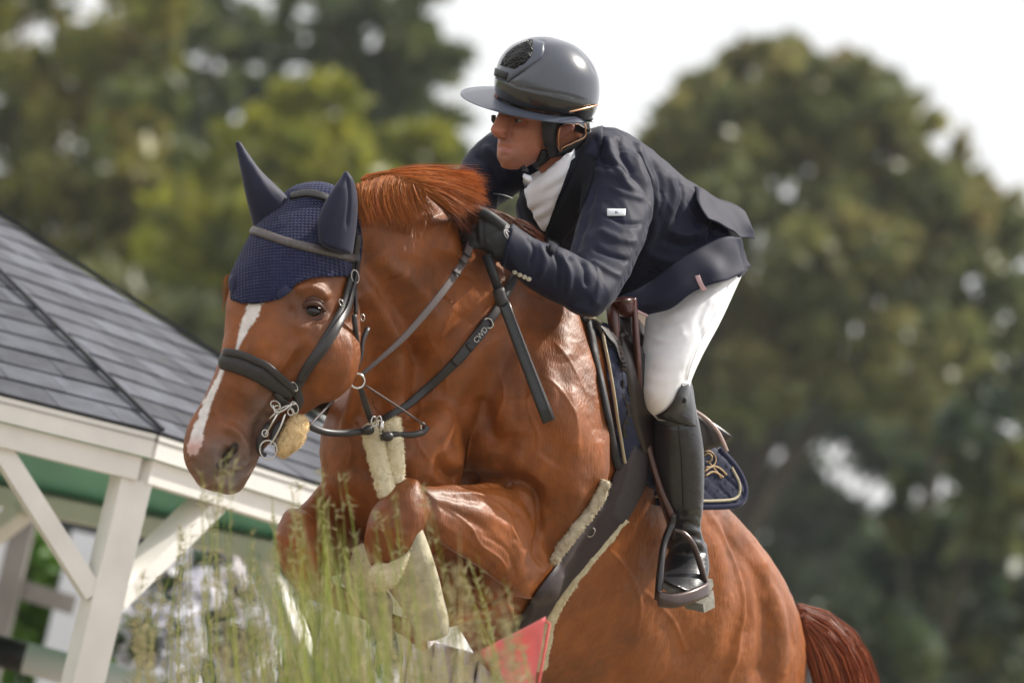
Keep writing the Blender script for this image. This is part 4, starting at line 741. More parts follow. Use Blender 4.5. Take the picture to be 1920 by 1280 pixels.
mb = MB(); strap(mb, HB, [(404, 664), (425, 660), (455, 665), (490, 680), (520, 702), (550, 728)], .015, .004, .020, sm=5); build('noseband_strap', mb, M_leather, bridle)
mb = MB(); strap(mb, HB, [(548, 722), (555, 738), (556, 752), (548, 764)], .022, .006, .008, sm=2); strap(mb, HB, [(515, 735), (528, 750), (545, 760)], .015, .004, .008, sm=2); build('chin_strap', mb, M_leather, bridle)
mb = MB(); strap(mb, HB, [(664, 500), (662, 540), (664, 590)], .009, .003, .006, sm=3); tube(mb, [(664, 590, -.60), (666, 615, -.60), (670, 650, -.58), (668, 690, -.56), (662, 712, -.55)], .0058, seg=8); build('throat_strap', mb, M_leather, bridle)
mb = MB(); tube(mb, [(689, 616, -.50), (680, 640, -.52), (678, 665, -.53), (670, 692, -.54)], [.007, .005, .004, .004], seg=8); build('keeper', mb, M_leather, bridle)
def hw(x, y, off=.012, b=None): return np.array(on(b or HB, x, y, off)[0])
for (x, y, r, sx, an) in ((650, 521, .014, .55, .2), (627, 570, .008, .5, .5), (548, 720, .010, .5, .5), (511, 754, .011, .75, .9), (667, 596, .007, .6, 0)): build('buckle', ring(MB(), hw(x, y, .02), r, .0017, None, 22, 6, sx=sx, ang=an), M_steel, bridle)
bit = MB(); wb = -.675
for (x, y, r, sx, an) in ((552, 764, .0125, .6, .3), (520, 768, .009, .8, 0), (503, 843, .020, .9, .2), (497, 812, .007, .9, 0), (545, 772, .007, .9, 0)): ring(bit, Q(x, y, wb), r, .0019, None, 26, 6, sx=sx, ang=an)
tube(bit, [(511, 757, wb), (517, 772, wb-.006), (530, 770, wb-.004), (548, 757, wb)], .0022, seg=6); tube(bit, [(522, 772, wb), (512, 790, wb-.006), (503, 806, wb), (497, 815, wb)], .0024, seg=6)
tube(bit, [(535, 775, wb), (526, 800, wb-.004), (512, 826, wb-.002), (506, 832, wb)], .0024, seg=6); tube(bit, [(505, 785, wb), (528, 765, wb), (556, 756, wb)], .0022, seg=6)
build('bit', bit, M_steel, bridle)
mb = MB(); tube(mb, [(505, 795, wb+.02), (495, 812, wb+.01), (487, 832, wb+.012), (490, 850, wb+.01), (500, 852, wb+.01)], [.008, .009, .009, .006, .004], seg=8); tube(mb, [(528, 790, wb+.015), (516, 812, wb+.012), (508, 832, wb+.01)], [.008, .009, .006], seg=8); build('bit_guard', mb, M_leather, bridle)
mb = MB(); loft(mb, [(546, 782, 556, 778, -.645, .018), (530, 800, 574, 782, -.645, .030), (520, 825, 578, 805, -.645, .034), (518, 848, 566, 832, -.645, .030), (525, 855, 548, 848, -.645, .018)], n=4, seg=24, cap=(.7, .7)); fleece(mb, 'chin_fleece', mat('amber_sheepskin', (.78, .60, .35), rough=.95, spec=.05, noise=(45, .2), bump=(260, .5, .004), trans=.15), bridle)
# ------------------------------------------------------------------ reins, martingale
reins = empty('reins', Q(780, 600, -.45), 'thin brown leather reins running from the gloved hand past the horse neck', 'reins')
M_rein = mat('grey_brown_rein', (.075, .055, .052), rough=.5, spec=.5, noise=(200, .2), bump=(500, .3, .001))
mb = MB(); strap(mb, None, [(884, 450, -.335), (874, 480, -.35), (860, 505, -.38), (820, 560, -.44), (760, 630, -.50), (710, 675, -.54), (676, 704, -.56)], [.015, .016, .017, .016, .014, .010, .009], .0022, nrm=-nFW-nUP*.2); build('rein', mb, M_rein, reins)
for (x, y) in ((876, 478), (868, 490), (856, 512)): build('rein_stop', box(MB(), Q(x, y, -.352 if y < 485 else -.372 if y < 500 else -.395), (.0105, .002, .003), [nRT*.87-nUP*.5, nRT*.5+nUP*.87, nFW]), M_leather, reins)
mb = MB(); ring(mb, Q(670, 714, -.565), .0155, .0025, -nFW+nRT*.3, 28, 8); build('ring', mb, M_steel, reins)
mb = MB(); tube(mb, [(625, 752, -.50), (602, 775, -.55), (578, 800, -.62)], .0026, seg=6); build('rein', mb, M_rein, reins)
mart = empty('martingale', Q(700, 790, -.45), 'dark breastplate straps with two cream sheepskin sleeves in front of the chest', 'breastplate')
mb = MB(); strap(mb, HB, [(962, 520), (945, 552), (925, 590), (905, 612)], .020, .004, .006, sm=4); strap(mb, HB, [(908, 605), (885, 640), (850, 682), (800, 730), (750, 768), (705, 796)], [.024, .024, .020, .018, .016, .014], .004, .006, sm=6); build('neck_strap', mb, M_leather, mart)
mb = MB(); strap(mb, HB, [(912, 600), (898, 622), (878, 648), (862, 668), (850, 682)], [.026, .026, .024, .022, .020], .003, .014, sm=5); build('buckle_strap', mb, M_leather, mart)
mb = MB(); ring(mb, hw(909, 607, .018), .0115, .0022, None, 24, 6, sx=.75, ang=.6); build('buckle', mb, M_steel, mart)
mb = MB(); strap(mb, HB, [(872, 646), (880, 658)], .010, .003, .020, sm=0, n=3); build('keeper', mb, M_leather, mart)
# raised lettering on the strap
cu = bpy.data.curves.new('lettering', 'FONT'); cu.body = 'CWD'; cu.size = .0175; cu.extrude = .0006; cu.align_x = 'CENTER'; cu.align_y = 'CENTER'
fo = bpy.data.objects.new('lettering', cu); COL.objects.link(fo); th_ = hw(893, 631, .0205); dirx = (np.array(hw(905, 615, .0205))-np.array(hw(882, 645, .0205))); dirx /= np.linalg.norm(dirx); nz_ = -nFW*.85+nRT*.25; nz_ -= dirx*(nz_@dirx); nz_ /= np.linalg.norm(nz_); yy_ = np.cross(nz_, dirx)
fm = Matrix(((dirx[0], yy_[0], nz_[0], th_[0]), (dirx[1], yy_[1], nz_[1], th_[1]), (dirx[2], yy_[2], nz_[2], th_[2]), (0, 0, 0, 1))); fo.matrix_world = fm
dg = bpy.context.evaluated_depsgraph_get(); tme = bpy.data.meshes.new_from_object(fo.evaluated_get(dg), depsgraph=dg); bpy.data.objects.remove(fo); tme.transform(fm)
link('lettering', tme, mat('white_print', (.55, .55, .55), rough=.5), mart, smooth=False)
mb = MB(); strap(mb, None, [(676, 726, -.56), (684, 755, -.54), (697, 790, -.50)], [.011, .014, .014], .003); build('fork_strap', mb, M_leather, mart)
mb = MB(); tube(mb, [(684, 722, -.56), (740, 758, -.50), (798, 798, -.43)], .0022, seg=6); build('cord', mb, M_rein, mart)
mb = MB(); tube(mb, [(578, 796, -.60), (590, 803, -.585), (612, 810, -.56), (645, 812, -.53), (684, 808, -.50)], .0078, seg=12); tube(mb, [(715, 820, -.49), (740, 814, -.47), (770, 815, -.45), (792, 810, -.43), (800, 800, -.42)], .0072, seg=12); build('elastic_strap', mb, M_leather, mart)
mb = MB(); ring(mb, Q(701, 790, -.51), .011, .0024, -nFW+nRT*.6, 22, 6, sx=.6); ring(mb, Q(711, 790, -.51), .012, .0022, -nFW-nRT*.5, 22, 6, sx=.5); box(mb, Q(715, 800, -.51), (.005, .012, .005), [nRT, nUP, nFW]); build('clip', mb, M_steel, mart); build('clip', ring(MB(), Q(793, 800, -.43), .009, .0022, -nFW+nRT*.7, 20, 6, sx=.6), M_steel, mart)
for e3 in (Q(690, 806, -.51), Q(726, 818, -.51)): build('strap_end', ball(MB(), e3, (.014, .011, .012)), M_leather, mart)
mb = MB(); loft(mb, [(679, 806, 716, 790, -.47, .020), (682, 830, 722, 822, -.47, .020), (692, 870, 730, 862, -.47, .020), (702, 905, 740, 902, -.48, .020), (708, 930, 745, 930, -.48, .02)], n=4, seg=20, cap=(.4, .4)); fleece(mb, 'fleece_sleeve', M_fleece, mart)
mb = MB(); loft(mb, [(717, 800, 750, 784, -.455, .018), (718, 825, 756, 812, -.455, .020), (726, 870, 758, 865, -.46, .020), (734, 915, 760, 915, -.46, .020)], n=4, seg=20, cap=(.4, .4)); fleece(mb, 'fleece_sleeve', M_fleece, mart)
# whip
crop = empty('riding_crop', Q(970, 620, -.30), 'short black riding crop held by the gloved hand against the horse neck', 'riding crop')
mb = MB(); tube(mb, [(912, 478, -.335), (935, 545, -.34)], [.0105, .0098], seg=14); build('handle', mb, M_glove, crop)
mb = MB(); tube(mb, [(934, 541, -.34), (942, 566, -.34), (944, 571, -.34)], [.0135, .0145, .0135], seg=14); build('collar', mb, M_pad, crop)
mb = MB(); strap(mb, None, [(942, 560, -.342), (985, 675, -.345), (1030, 790, -.345)], [.025, .026, .029], .0055, nrm=-nFW+nRT*.25, n=4); build('flap', mb, mat('crop_leather', (.020, .022, .026), rough=.38, spec=.5, noise=(80, .2), bump=(200, .2, .002), coat=.1), crop)
mb = MB(); tube(mb, [(951, 560, -.350), (994, 674, -.353), (1038, 788, -.353)], .0011, seg=5); build('seam', mb, M_rein, crop)
# ------------------------------------------------------------------ saddle, pad, girth, stirrup
pad = empty('saddle_pad', Q(1240, 760, .25), 'navy quilted saddle pad with cream cord piping under the saddle', 'saddle pad')
M_padm = mat('navy_quilt', (.012, .017, .045), rough=.7, spec=.25, noise=(70, .15), bump=(300, .35, .002), sheen=.2)
M_binding = mat('black_binding', (.012, .012, .014), rough=.6, bump=(200, .3, .002)); M_cord = mat('cream_cord', (.56, .49, .34), rough=.7, vor=(420, .8, .003))
quilt = lambda q: -.0035*(np.minimum(np.abs(((q[..., 0]+q[..., 1]) % 30)-15), np.abs(((q[..., 0]-q[..., 1]) % 30)-15)) < 2.2)+.002
build('panel', patch(HB, [(1112, 585), (1128, 660), (1142, 750), (1155, 830), (1162, 872), (1200, 905)], [(1215, 585), (1232, 660), (1245, 750), (1255, 830), (1260, 880), (1240, 925)], 50, 16, off=.006, th=.008, disp=quilt), M_padm, pad)
mb = MB(); strap(mb, HB, [(1096, 586), (1104, 630), (1116, 690), (1128, 750), (1140, 810), (1150, 858), (1157, 872)], .024, .007, .008, sm=5, round_=True); build('binding', mb, M_binding, pad)
mb = MB(); strap(mb, HB, [(1111, 588), (1120, 640), (1131, 690), (1141, 750), (1150, 805), (1158, 852), (1160, 862)], .0065, .004, .018, sm=5, round_=True); build('piping', mb, M_cord, pad)
wr = lambda x, y: .42+(x-1320)*.0011-(y-900)*.0002
build('panel', patch(None, [(1200, 850), (1255, 835), (1322, 830), (1352, 848), (1378, 878), (1394, 912), (1392, 932)], [(1200, 915), (1240, 935), (1300, 945), (1330, 946), (1352, 946), (1375, 944), (1388, 938)], 60, 22, th=.010, wfn=wr, sm=0, disp=quilt), M_padm, pad)
mb = MB(); tube(mb, [(1230, 930, wr(1230, 930)-.008), (1300, 938, wr(1300, 938)-.012), (1350, 938, wr(1350, 938)-.012), (1376, 935, wr(1376, 935)-.012), (1386, 925, wr(1386, 925)-.012), (1386, 905, wr(1386, 905)-.012), (1372, 876, wr(1372, 876)-.012)], .0032, seg=8); build('piping', mb, M_cord, pad)
mb = MB(); tube(mb, [(1230, 940, wr(1230, 940)), (1300, 948, wr(1300, 948)), (1360, 948, wr(1360, 948)), (1386, 943, wr(1386, 943)), (1396, 926, wr(1396, 926)), (1392, 900, wr(1392, 900)), (1376, 872, wr(1376, 872)), (1348, 842, wr(1348, 842))], .0085, seg=10); build('binding', mb, M_edge, pad)
M_gold = mat('gold_embroidery', (.42, .28, .14), rough=.5, spec=.6, vor=(500, .6, .002)); mb = MB(); e_ = lambda x, y: (x, y, wr(x, y)-.014)
ring(mb, Q(*e_(1327, 858)), .0095, .0022, None, 20, 6); tube(mb, [e_(1318, 845), e_(1332, 846), (1342, 858, wr(1342, 858)-.014), e_(1338, 872), e_(1322, 876)], .002, seg=6); tube(mb, [e_(1320, 884), e_(1336, 874), e_(1350, 878), e_(1362, 890)], .0026, seg=6); tube(mb, [e_(1322, 892), e_(1338, 884), e_(1356, 894)], .0026, seg=6); tube(mb, [e_(1330, 868), e_(1344, 884), e_(1352, 896)], .002, seg=6)
build('embroidery', mb, M_gold, pad)
saddle = empty('saddle', Q(1230, 700, .35), 'dark brown leather saddle with girth and stirrup under the rider', 'saddle')
M_dkl = mat('dark_saddle_leather', (.016, .009, .008), rough=.36, spec=.5, noise=(60, .3), bump=(160, .25, .002), coat=.2, coatr=.25)
M_girth = mat('brown_girth', (.040, .028, .030), rough=.6, spec=.35, noise=(50, .15), bump=(260, .3, .002))
build('flap', patch(HB, [(1138, 575), (1150, 640), (1165, 720), (1176, 790), (1196, 850), (1215, 890)], [(1212, 560), (1225, 640), (1240, 720), (1285, 790), (1300, 850), (1290, 900)], 34, 14, off=.016, th=.008), M_dkl, saddle)
mb = MB(); loft(mb, [(1134, 560, 1158, 560, .09, .014), (1137, 590, 1161, 589, .08, .020), (1144, 630, 1162, 630, .08, .018), (1152, 668, 1160, 668, .09, .008)], n=4, seg=18, cap=(.5, .7)); loft(mb, [(1180, 562, 1194, 560, .11, .012), (1184, 615, 1198, 613, .10, .016), (1190, 690, 1203, 690, .11, .018), (1196, 760, 1205, 760, .15, .012), (1198, 790, 1205, 790, .17, .01)], n=4, seg=18, cap=(.5, .7)); loft(mb, [(1144, 568, 1192, 562, .10, .06), (1160, 590, 1190, 590, .13, .05)], cap=(.5, .5)); build('knee_roll', mb, M_brown, saddle)
mb = MB(); loft(mb, [(1150, 560, 1200, 700, .33, .13), (1200, 600, 1250, 760, .40, .15), (1255, 690, 1290, 850, .50, .17), (1290, 745, 1322, 860, .58, .15), (1312, 775, 1332, 860, .62, .12)], n=4, seg=24, cap=(.5, .5)); build('seat', mb, M_dkl, saddle)
mb = MB(); tube(mb, [(1202, 790, .165), (1206, 808, .17), (1208, 826, .175)], [.003, .0045, .002], seg=8); build('stud', mb, M_steel, saddle)
build('rear_flap', patch(None, [(1290, 770, .33), (1320, 782, .34), (1350, 800, .36), (1374, 818, .38)], [(1290, 835, .33), (1315, 845, .34), (1338, 840, .36), (1372, 821, .38)], 16, 8, th=.005), M_dkl, saddle)
mb = MB(); tube(mb, [(1300, 768, .32), (1325, 786, .325), (1345, 808, .33), (1356, 830, .335), (1363, 846, .34)], [.004, .0048, .0048, .005, .0045], seg=8); build('flap_edge', mb, mat('tan_leather_edge', (.42, .30, .27), rough=.45, coat=.2), saddle)
# girth
build('girth', patch(HB, [(1160, 850), (1140, 905), (1105, 965), (1060, 1030), (1010, 1095), (975, 1150), (950, 1200)], [(1212, 872), (1195, 920), (1162, 975), (1110, 1040), (1060, 1095), (1020, 1160), (1000, 1220)], 44, 12, off=.008, th=.010, disp=lambda q: -.0022*(np.abs(((q[..., 0]*.8+q[..., 1]*.6) % 44)-22) < 1.6)), M_girth, saddle)
build('billet', patch(HB, [(1178, 830), (1158, 880), (1142, 930), (1128, 960)], [(1210, 850), (1204, 900), (1180, 950), (1158, 985)], 20, 8, off=.015, th=.005), mat('grey_billet', (.043, .034, .037), rough=.6, noise=(70, .15), bump=(200, .2, .002)), saddle)
mb = MB(); strap(mb, HB, [(1128, 898), (1118, 925), (1098, 955), (1072, 990), (1048, 1024), (1030, 1052)], [.022, .026, .026, .026, .024, .022], .013, .012, sm=4, round_=True); fleece(mb, 'girth_fleece', M_fleece2, saddle, hair=220)
mb = MB(); strap(mb, HB, [(1164, 970), (1140, 1000), (1105, 1038), (1072, 1080), (1045, 1120), (1025, 1160), (1016, 1200), (1010, 1245)], [.014, .020, .024, .026, .030, .034, .040, .034], .013, .010, sm=4, round_=True); fleece(mb, 'girth_fleece', mat('pale_sheepskin', (.74, .66, .47), rough=.95, spec=.05, noise=(60, .12), bump=(260, .5, .004), trans=.15), saddle, hair=220)
mb = MB(); ring(mb, hw(1093, 988, .024), .011, .002, None, 22, 6, sx=.7, ang=-.6); build('girth_ring', mb, M_steel, saddle)
# stirrup
stir = build('stirrup_leather', (lambda m: (strap(m, None, [(1208, 800, .19), (1222, 860, .20), (1240, 920, .215), (1262, 968, .235)], [.016, .014, .012, .014], .003, nrm=-nFW+nRT*.5), m)[1])(MB()), M_brown, saddle)
mb = MB(); strap(mb, None, [(1214, 830, .22), (1228, 890, .23), (1242, 945, .24), (1252, 975, .25)], [.010, .010, .009, .009], .003, nrm=-nFW+nRT*.5); build('stirrup_leather', mb, M_brown, saddle)
M_iron = mat('dark_bronze_iron', (.075, .048, .042), rough=.32, metal=.55, spec=.6, coat=.4); M_iron2 = mat('black_iron', (.02, .018, .018), rough=.3, metal=.3, coat=.4)
mb = MB(); tube(mb, [(1262, 962, .235), (1258, 985, .24), (1246, 1015, .22), (1240, 1050, .19), (1236, 1090, .17), (1234, 1125, .165)], [.008, .009, .008, .008, .0085, .009], seg=10); si = build('stirrup', mb, M_iron2, saddle)
mb = MB(); tube(mb, [(1262, 992, .24), (1282, 1000, .245), (1300, 1022, .25), (1312, 1055, .265), (1320, 1085, .28), (1324, 1108, .30)], [.0055, .0065, .007, .007, .0078, .009], seg=10); build('stirrup_branch', mb, M_iron, si)
mb = MB(); loft(mb, [(1234, 1106, 1236, 1138, .17, .03), (1262, 1110, 1266, 1139, .18, .035), (1300, 1101, 1303, 1128, .22, .035), (1327, 1090, 1329, 1116, .27, .03)], n=4, seg=24, pw=4, cap=(.3, .3)); build('stirrup_tread', mb, M_iron, si)
# ------------------------------------------------------------------ leg boots of the horse
mb = MB(); loft(mb, [(762, 1000, 790, 985, -.49, .030), (745, 1050, 806, 1028, -.475, .042), (742, 1090, 820, 1072, -.44, .046), (755, 1130, 832, 1118, -.40, .048), (772, 1170, 842, 1158, -.37, .048), (790, 1196, 842, 1182, -.36, .044)], n=4, seg=24, cap=(.3, .4))
lb = build('leg_boot', mb, mat('cream_leg_boot', (.46, .42, .30), rough=.7, spec=.2, noise=(22, .3), bump=(90, .5, .005)), horse)
mb = MB(); loft(mb, [(660, 1045, 690, 1020, -.32, .035), (652, 1075, 725, 1048, -.32, .045), (680, 1098, 762, 1060, -.33, .045), (700, 1105, 740, 1090, -.32, .03)], n=4, seg=22, cap=(.5, .6)); fleece(mb, 'boot_fleece', M_fleece, horse)
mb = MB(); loft(mb, [(694, 1088, 716, 1052, -.49, .022), (712, 1104, 742, 1048, -.50, .032), (738, 1098, 764, 1036, -.51, .034), (756, 1070, 772, 1022, -.51, .022)], n=4, seg=20, cap=(.6, .6)); fleece(mb, 'boot_fleece', M_fleece, horse)
mb = MB(); loft(mb, [(640, 1090, 655, 1060, -.30, .045), (690, 1168, 730, 1112, -.26, .05), (706, 1200, 735, 1165, -.22, .05), (700, 1250, 735, 1215, -.2, .045)], n=4, seg=22, cap=(.4, .4)); build('leg_boot', mb, lb.data.materials[0], horse)
# ------------------------------------------------------------------ ground
def st(name, mb, m, smooth=False): return tag(build(name, mb, m, None, smooth), kind='structure')
M_grassg = mat('turf', (.06, .085, .025), rough=.95, noise=(.6, .35)); M_sand = mat('arena_sand', (.20, .17, .12), rough=.95, noise=(2, .15), bump=(12, .5, .02))
gb = MB(); gb.add([(-3000, -300, 0), (3000, -300, 0), (3000, 5500, 0), (-3000, 5500, 0)], [(0, 1, 2, 3)]); st('ground', gb, M_grassg)
gb = MB(); gb.add([(-30, -6, .004), (35, -6, .004), (35, 28, .004), (-30, 28, .004)], [(0, 1, 2, 3)]); st('sand_arena', gb, M_sand)
# ------------------------------------------------------------------ gazebo with octagonal shingle roof
M_wood = mat('cream_painted_wood', (.86, .84, .80), rough=.55, spec=.35, noise=(9, .06), bump=(30, .25, .004, (8, 8, .6)))
M_shing = mat('slate_shingles', (.08, .085, .10), rough=.8, spec=.3, noise=(14, .22), bump=(160, .8, .004), attr='col'); M_seam = mat('dark_seam', (.02, .022, .028), rough=.8)
R8 = 2.2; K1 = P(300, 812, 17.5); EZ = K1.z
bestA = None
for k in range(500):
    A = P(-329, 197, 16.6+k*.01); r = math.hypot(A.x-K1.x, A.y-K1.y)
    if A.y > K1.y and (bestA is None or abs(r-R8) < bestA[0]): bestA = (abs(r-R8), A)
AP = np.array(bestA[1]); t1 = math.atan2(K1.y-AP[1], K1.x-AP[0]); CC = np.array([AP[0], AP[1]])
def corner(m, r, z): a = t1+m*math.pi/4; return np.array([CC[0]+r*math.cos(a), CC[1]+r*math.sin(a), z])
gz = empty('gazebo', (CC[0], CC[1], 0), 'cream wooden gazebo with grey shingle roof, left behind the horse', 'gazebo')
rf = MB(); se = MB(); RC = []
apx = np.array([CC[0], CC[1], AP[2]])
for m in range(8):
    A, B = corner(m, R8, EZ), corner(m+1, R8, EZ); nrm = np.cross(B-A, apx-A); nrm /= np.linalg.norm(nrm)
    rows = 17
    for i in range(rows):                                       # every course of shingles overlaps the one below, cut into single tiles
        f0, f1 = i/rows, (i+1.08)/rows; a0, b0 = A+(apx-A)*f0, B+(apx-B)*f0; a1, b1 = A+(apx-A)*min(f1, 1), B+(apx-B)*min(f1, 1)
        wl_ = np.linalg.norm(b0-a0); nt_ = max(1, int(wl_/.155)); offs = (.37*i+m*.2) % 1
        cuts = [0]+[c_ for c_ in ((np.arange(nt_+1)+offs)/max(nt_, 1)) if .04 < c_ < .96]+[1]
        for j in range(len(cuts)-1):
            g = .0010/max(wl_, .1); c0, c1 = cuts[j]+g, cuts[j+1]-g; lift = .0035+.003*RNG.random(); sag = 0
            q0, q1 = a0+(b0-a0)*c0+nrm*lift, a0+(b0-a0)*c1+nrm*lift; q2, q3 = a1+(b1-a1)*c1, a1+(b1-a1)*c0; dn = nrm*(.006)
            rf.add([q0, q1, q2, q3, q0-dn, q1-dn, q2-dn*.3, q3-dn*.3], [(0, 1, 2, 3), (0, 4, 5, 1), (1, 5, 6, 2), (3, 7, 4, 0)]); RC += [RNG.uniform(.62, 1.35)]*8
    rf.add([A-(0, 0, .02), B-(0, 0, .02), apx-(0, 0, .03)], [(0, 2, 1)]); RC += [.3]*3
    h0 = corner(m, R8+.01, EZ+.010); tubes = (h0, apx+np.array([0, 0, .015]))
    d = tubes[1]-tubes[0]
    beam(se, tubes[0], tubes[1], .010, .010)
ce = MB()
for m in range(8): ce.add([corner(m, R8-.06, EZ-.055), corner(m+1, R8-.06, EZ-.055), apx-np.array([0, 0, .10])], [(0, 1, 2)])
build('ceiling', ce, mat('green_ceiling', (.22, .52, .40), rough=.6, noise=(3, .15)), gz, smooth=False)
roof = build('roof', rf, M_shing, gz, smooth=False); set_col(roof.data, np.array(RC)[:, None]*np.array([[.078, .083, .100]])); build('hip_seam', se, M_seam, roof, smooth=False)
for m in range(8):
    fb = MB(); A, B = corner(m, R8-.02, EZ-.036), corner(m+1, R8-.02, EZ-.036); beam(fb, A, B, .03, .062); build('fascia', fb, M_wood, gz, smooth=False)
    fb = MB(); A, B = corner(m, R8-.07, EZ-.100), corner(m+1, R8-.07, EZ-.100); beam(fb, A, B, .09, .060); build('eave_beam', fb, M_wood, gz, smooth=False)
    a = t1+m*math.pi/4; pc = corner(m, R8-.085, 0); pb = MB(); rad = np.array([math.cos(a), math.sin(a), 0]); tan = np.array([-math.sin(a), math.cos(a), 0])
    rA = [rad*math.cos(-.17)+tan*math.sin(-.17), tan*math.cos(-.17)-rad*math.sin(-.17), np.array([0, 0, 1.0])]
    box(pb, pc+np.array([0, 0, (EZ-.13)/2]), (.043, .043, (EZ-.13)/2), rA); build('post', pb, M_wood, gz, smooth=False)
    for s in (-1, 1):
        b0 = corner(m, R8-.085, EZ-.44); b1 = corner(m, R8-.085, EZ-.125); nb2 = corner(m+s, R8-.085, EZ-.125); dd = nb2-b1; dd /= np.linalg.norm(dd)
        bb = MB(); beam(bb, b0+dd*.03, b1+dd*.36, (.050), .086, up=tuple(np.cross(dd, (0, 0, 1)))); build('brace', bb, M_wood, gz, smooth=False)
# ------------------------------------------------------------------ behind the gazebo
def board(name, x0, y0, x1, y1, d, depth, m, label, cat, group=None, parts=None, ground=True):
    """upright rectangular thing spanning from the picture point (x0,y0) width to (x1,y1), standing on the ground"""
    a, b = P(x0, y0, d), P(x1, y1, d); t = empty(name, ((a.x+b.x)/2, (a.y+b.y)/2, 0), label, cat, group); return t, a, b
M_wh = mat('white_panel', (.74, .76, .80), rough=.6, noise=(3, .05)); M_teal = mat('teal_canvas', (.06, .26, .20), rough=.7, noise=(3, .15)); M_dk = mat('dark_timber', (.05, .055, .06), rough=.8, noise=(4, .2)); M_gw = mat('grey_timber', (.23, .21, .19), rough=.8, noise=(6, .2))
def leafcloud(blobs, size, dens, cols, seed=1, shape=1.0):
    """leaf cards in clumps; blobs = world centre, radii; returns V, F, colours"""
    rg = np.random.default_rng(seed); V = []; Cc = []
    for (c, r, k) in blobs:
        n = int(k*dens); ncl = max(4, n//44); cc = rg.normal(0, 1, (ncl, 3)); cc /= np.linalg.norm(cc, axis=1)[:, None]; cc *= (rg.random((ncl, 1))**.42)
        cid = rg.integers(0, ncl, n); p = cc[cid]+rg.normal(0, .115*shape, (n, 3)); p = np.array(c)+p*np.array(r)
        a = rg.normal(0, 1, (n, 3)); a /= np.linalg.norm(a, axis=1)[:, None]; b = np.cross(a, rg.normal(0, 1, (n, 3))); b /= np.linalg.norm(b, axis=1)[:, None]
        s = size*(.5+rg.random((n, 1))); V.append(np.stack([p-a*s-b*s*.15, p-b*s*.5, p+a*s, p+b*s*.5], 1).reshape(-1, 3))
        clc = rg.random(ncl)[cid]; mixv = np.clip(clc*.75+.25*rg.random(n), 0, .999); idx = mixv*(len(cols)-1); i0 = idx.astype(int); fr = (idx-i0)[:, None]; ca = np.array(cols)
        col = (ca[i0]*(1-fr)+ca[np.minimum(i0+1, len(cols)-1)]*fr)*(.8+.4*rg.random((n, 1))); Cc.append(np.repeat(col, 4, 0))
    V = np.vstack(V); n = len(V)//4; return V, n, np.vstack(Cc)
M_leaf = mat('foliage', (.08, .1, .03), rough=.42, spec=.5, attr='col', trans=.42)
M_bark = mat('bark', (.09, .07, .055), rough=.9, noise=(3, .3), bump=(6, .8, .05, (1, 1, .3)))
def leafmesh(name, blobs, size, dens, cols, parent, seed, shape=1.0, m=None):
    V, n, c = leafcloud(blobs, size, dens, cols, seed, shape); me = bpy.data.meshes.new(name)
    me.vertices.add(len(V)); me.vertices.foreach_set('co', V.astype(np.float32).ravel()); me.loops.add(n*4); me.loops.foreach_set('vertex_index', np.arange(n*4, dtype=np.int32))
    me.polygons.add(n); me.polygons.foreach_set('loop_start', np.arange(0, n*4, 4, dtype=np.int32)); me.polygons.foreach_set('loop_total', np.full(n, 4, np.int32)); me.update(); me.validate()
    set_col(me, c); return link(name, me, m or M_leaf, parent, smooth=False)
def tree(d, top, blobs, cols, label, dens=1.0, seed=1, leaf=.17, base_px=None, group='trees behind the arena', cat='tree'):
    """blobs: (px,py,rx_px,ry_px,count) at depth d; trunk from the ground to the crown"""
    sc = d/F; bl = [(np.array(P(x, y, d+RNG.uniform(-1.5, 1.5))), (rx*sc, max(rx, ry)*sc*.9, ry*sc), k) for (x, y, rx, ry, k) in blobs]
    cx = np.mean([b[0][0] for b in bl]); cy = np.mean([b[0][1] for b in bl]); t = empty('tree', (cx, cy, 0), label, cat, group)
    zmax = max(b[0][2] for b in bl); tk = MB(); tube(tk, [(cx, cy, -.1), (cx+.1, cy, zmax*.35), (cx-.15, cy, zmax*.6), (cx, cy, zmax*.80)], [zmax*.022, zmax*.016, zmax*.008, zmax*.003], seg=10, world=True)
    for b in bl:
        z0 = min(b[0][2]*.6, zmax*.6); tube(tk, [(cx, cy, z0*.8), ((cx+b[0][0])/2, (cy+b[0][1])/2, (z0+b[0][2])/2-.2), tuple(b[0])], [zmax*.007, zmax*.005, zmax*.002], seg=6, world=True)
    build('trunk', tk, M_bark, t); leafmesh('crown', bl, leaf, dens*.45, cols, t, seed); return t
OLV = [(.06, .085, .02), (.12, .145, .03), (.21, .215, .04), (.28, .25, .05), (.24, .16, .05)]
YEL = [(.09, .115, .02), (.20, .22, .025), (.33, .33, .035), (.42, .38, .05)]
DRK = [(.045, .065, .025), (.08, .11, .035), (.13, .16, .045), (.20, .21, .06)]
DGR = [(.025, .05, .03), (.05, .085, .038), (.09, .125, .045), (.15, .175, .055)]
tree(96, 0, [(60, 140, 230, 200, 3600), (-60, 360, 260, 220, 3400), (230, 330, 180, 200, 3200), (150, 560, 300, 200, 4200), (250, 60, 110, 130, 1300), (40, -40, 220, 140, 2400)], OLV, 'tall olive and rusty brown tree at the left edge, above the gazebo roof', seed=21)
tree(112, 0, [(380, 130, 110, 130, 1500), (420, 40, 120, 80, 1300), (300, 40, 120, 90, 1500), (500, 190, 90, 70, 900), (430, 260, 150, 120, 2000), (300, 200, 90, 150, 1300)], DRK, 'dark open tree with sky gaps, between the olive tree and the yellow green tree', seed=22)
tree(88, 0, [(600, 270, 120, 110, 2600), (700, 320, 150, 110, 3000), (500, 350, 130, 120, 2600), (780, 290, 80, 70, 900), (420, 460, 170, 130, 3000), (590, 420, 220, 120, 3600)], YEL, 'yellow green rounded tree right behind the horse ears', seed=23)
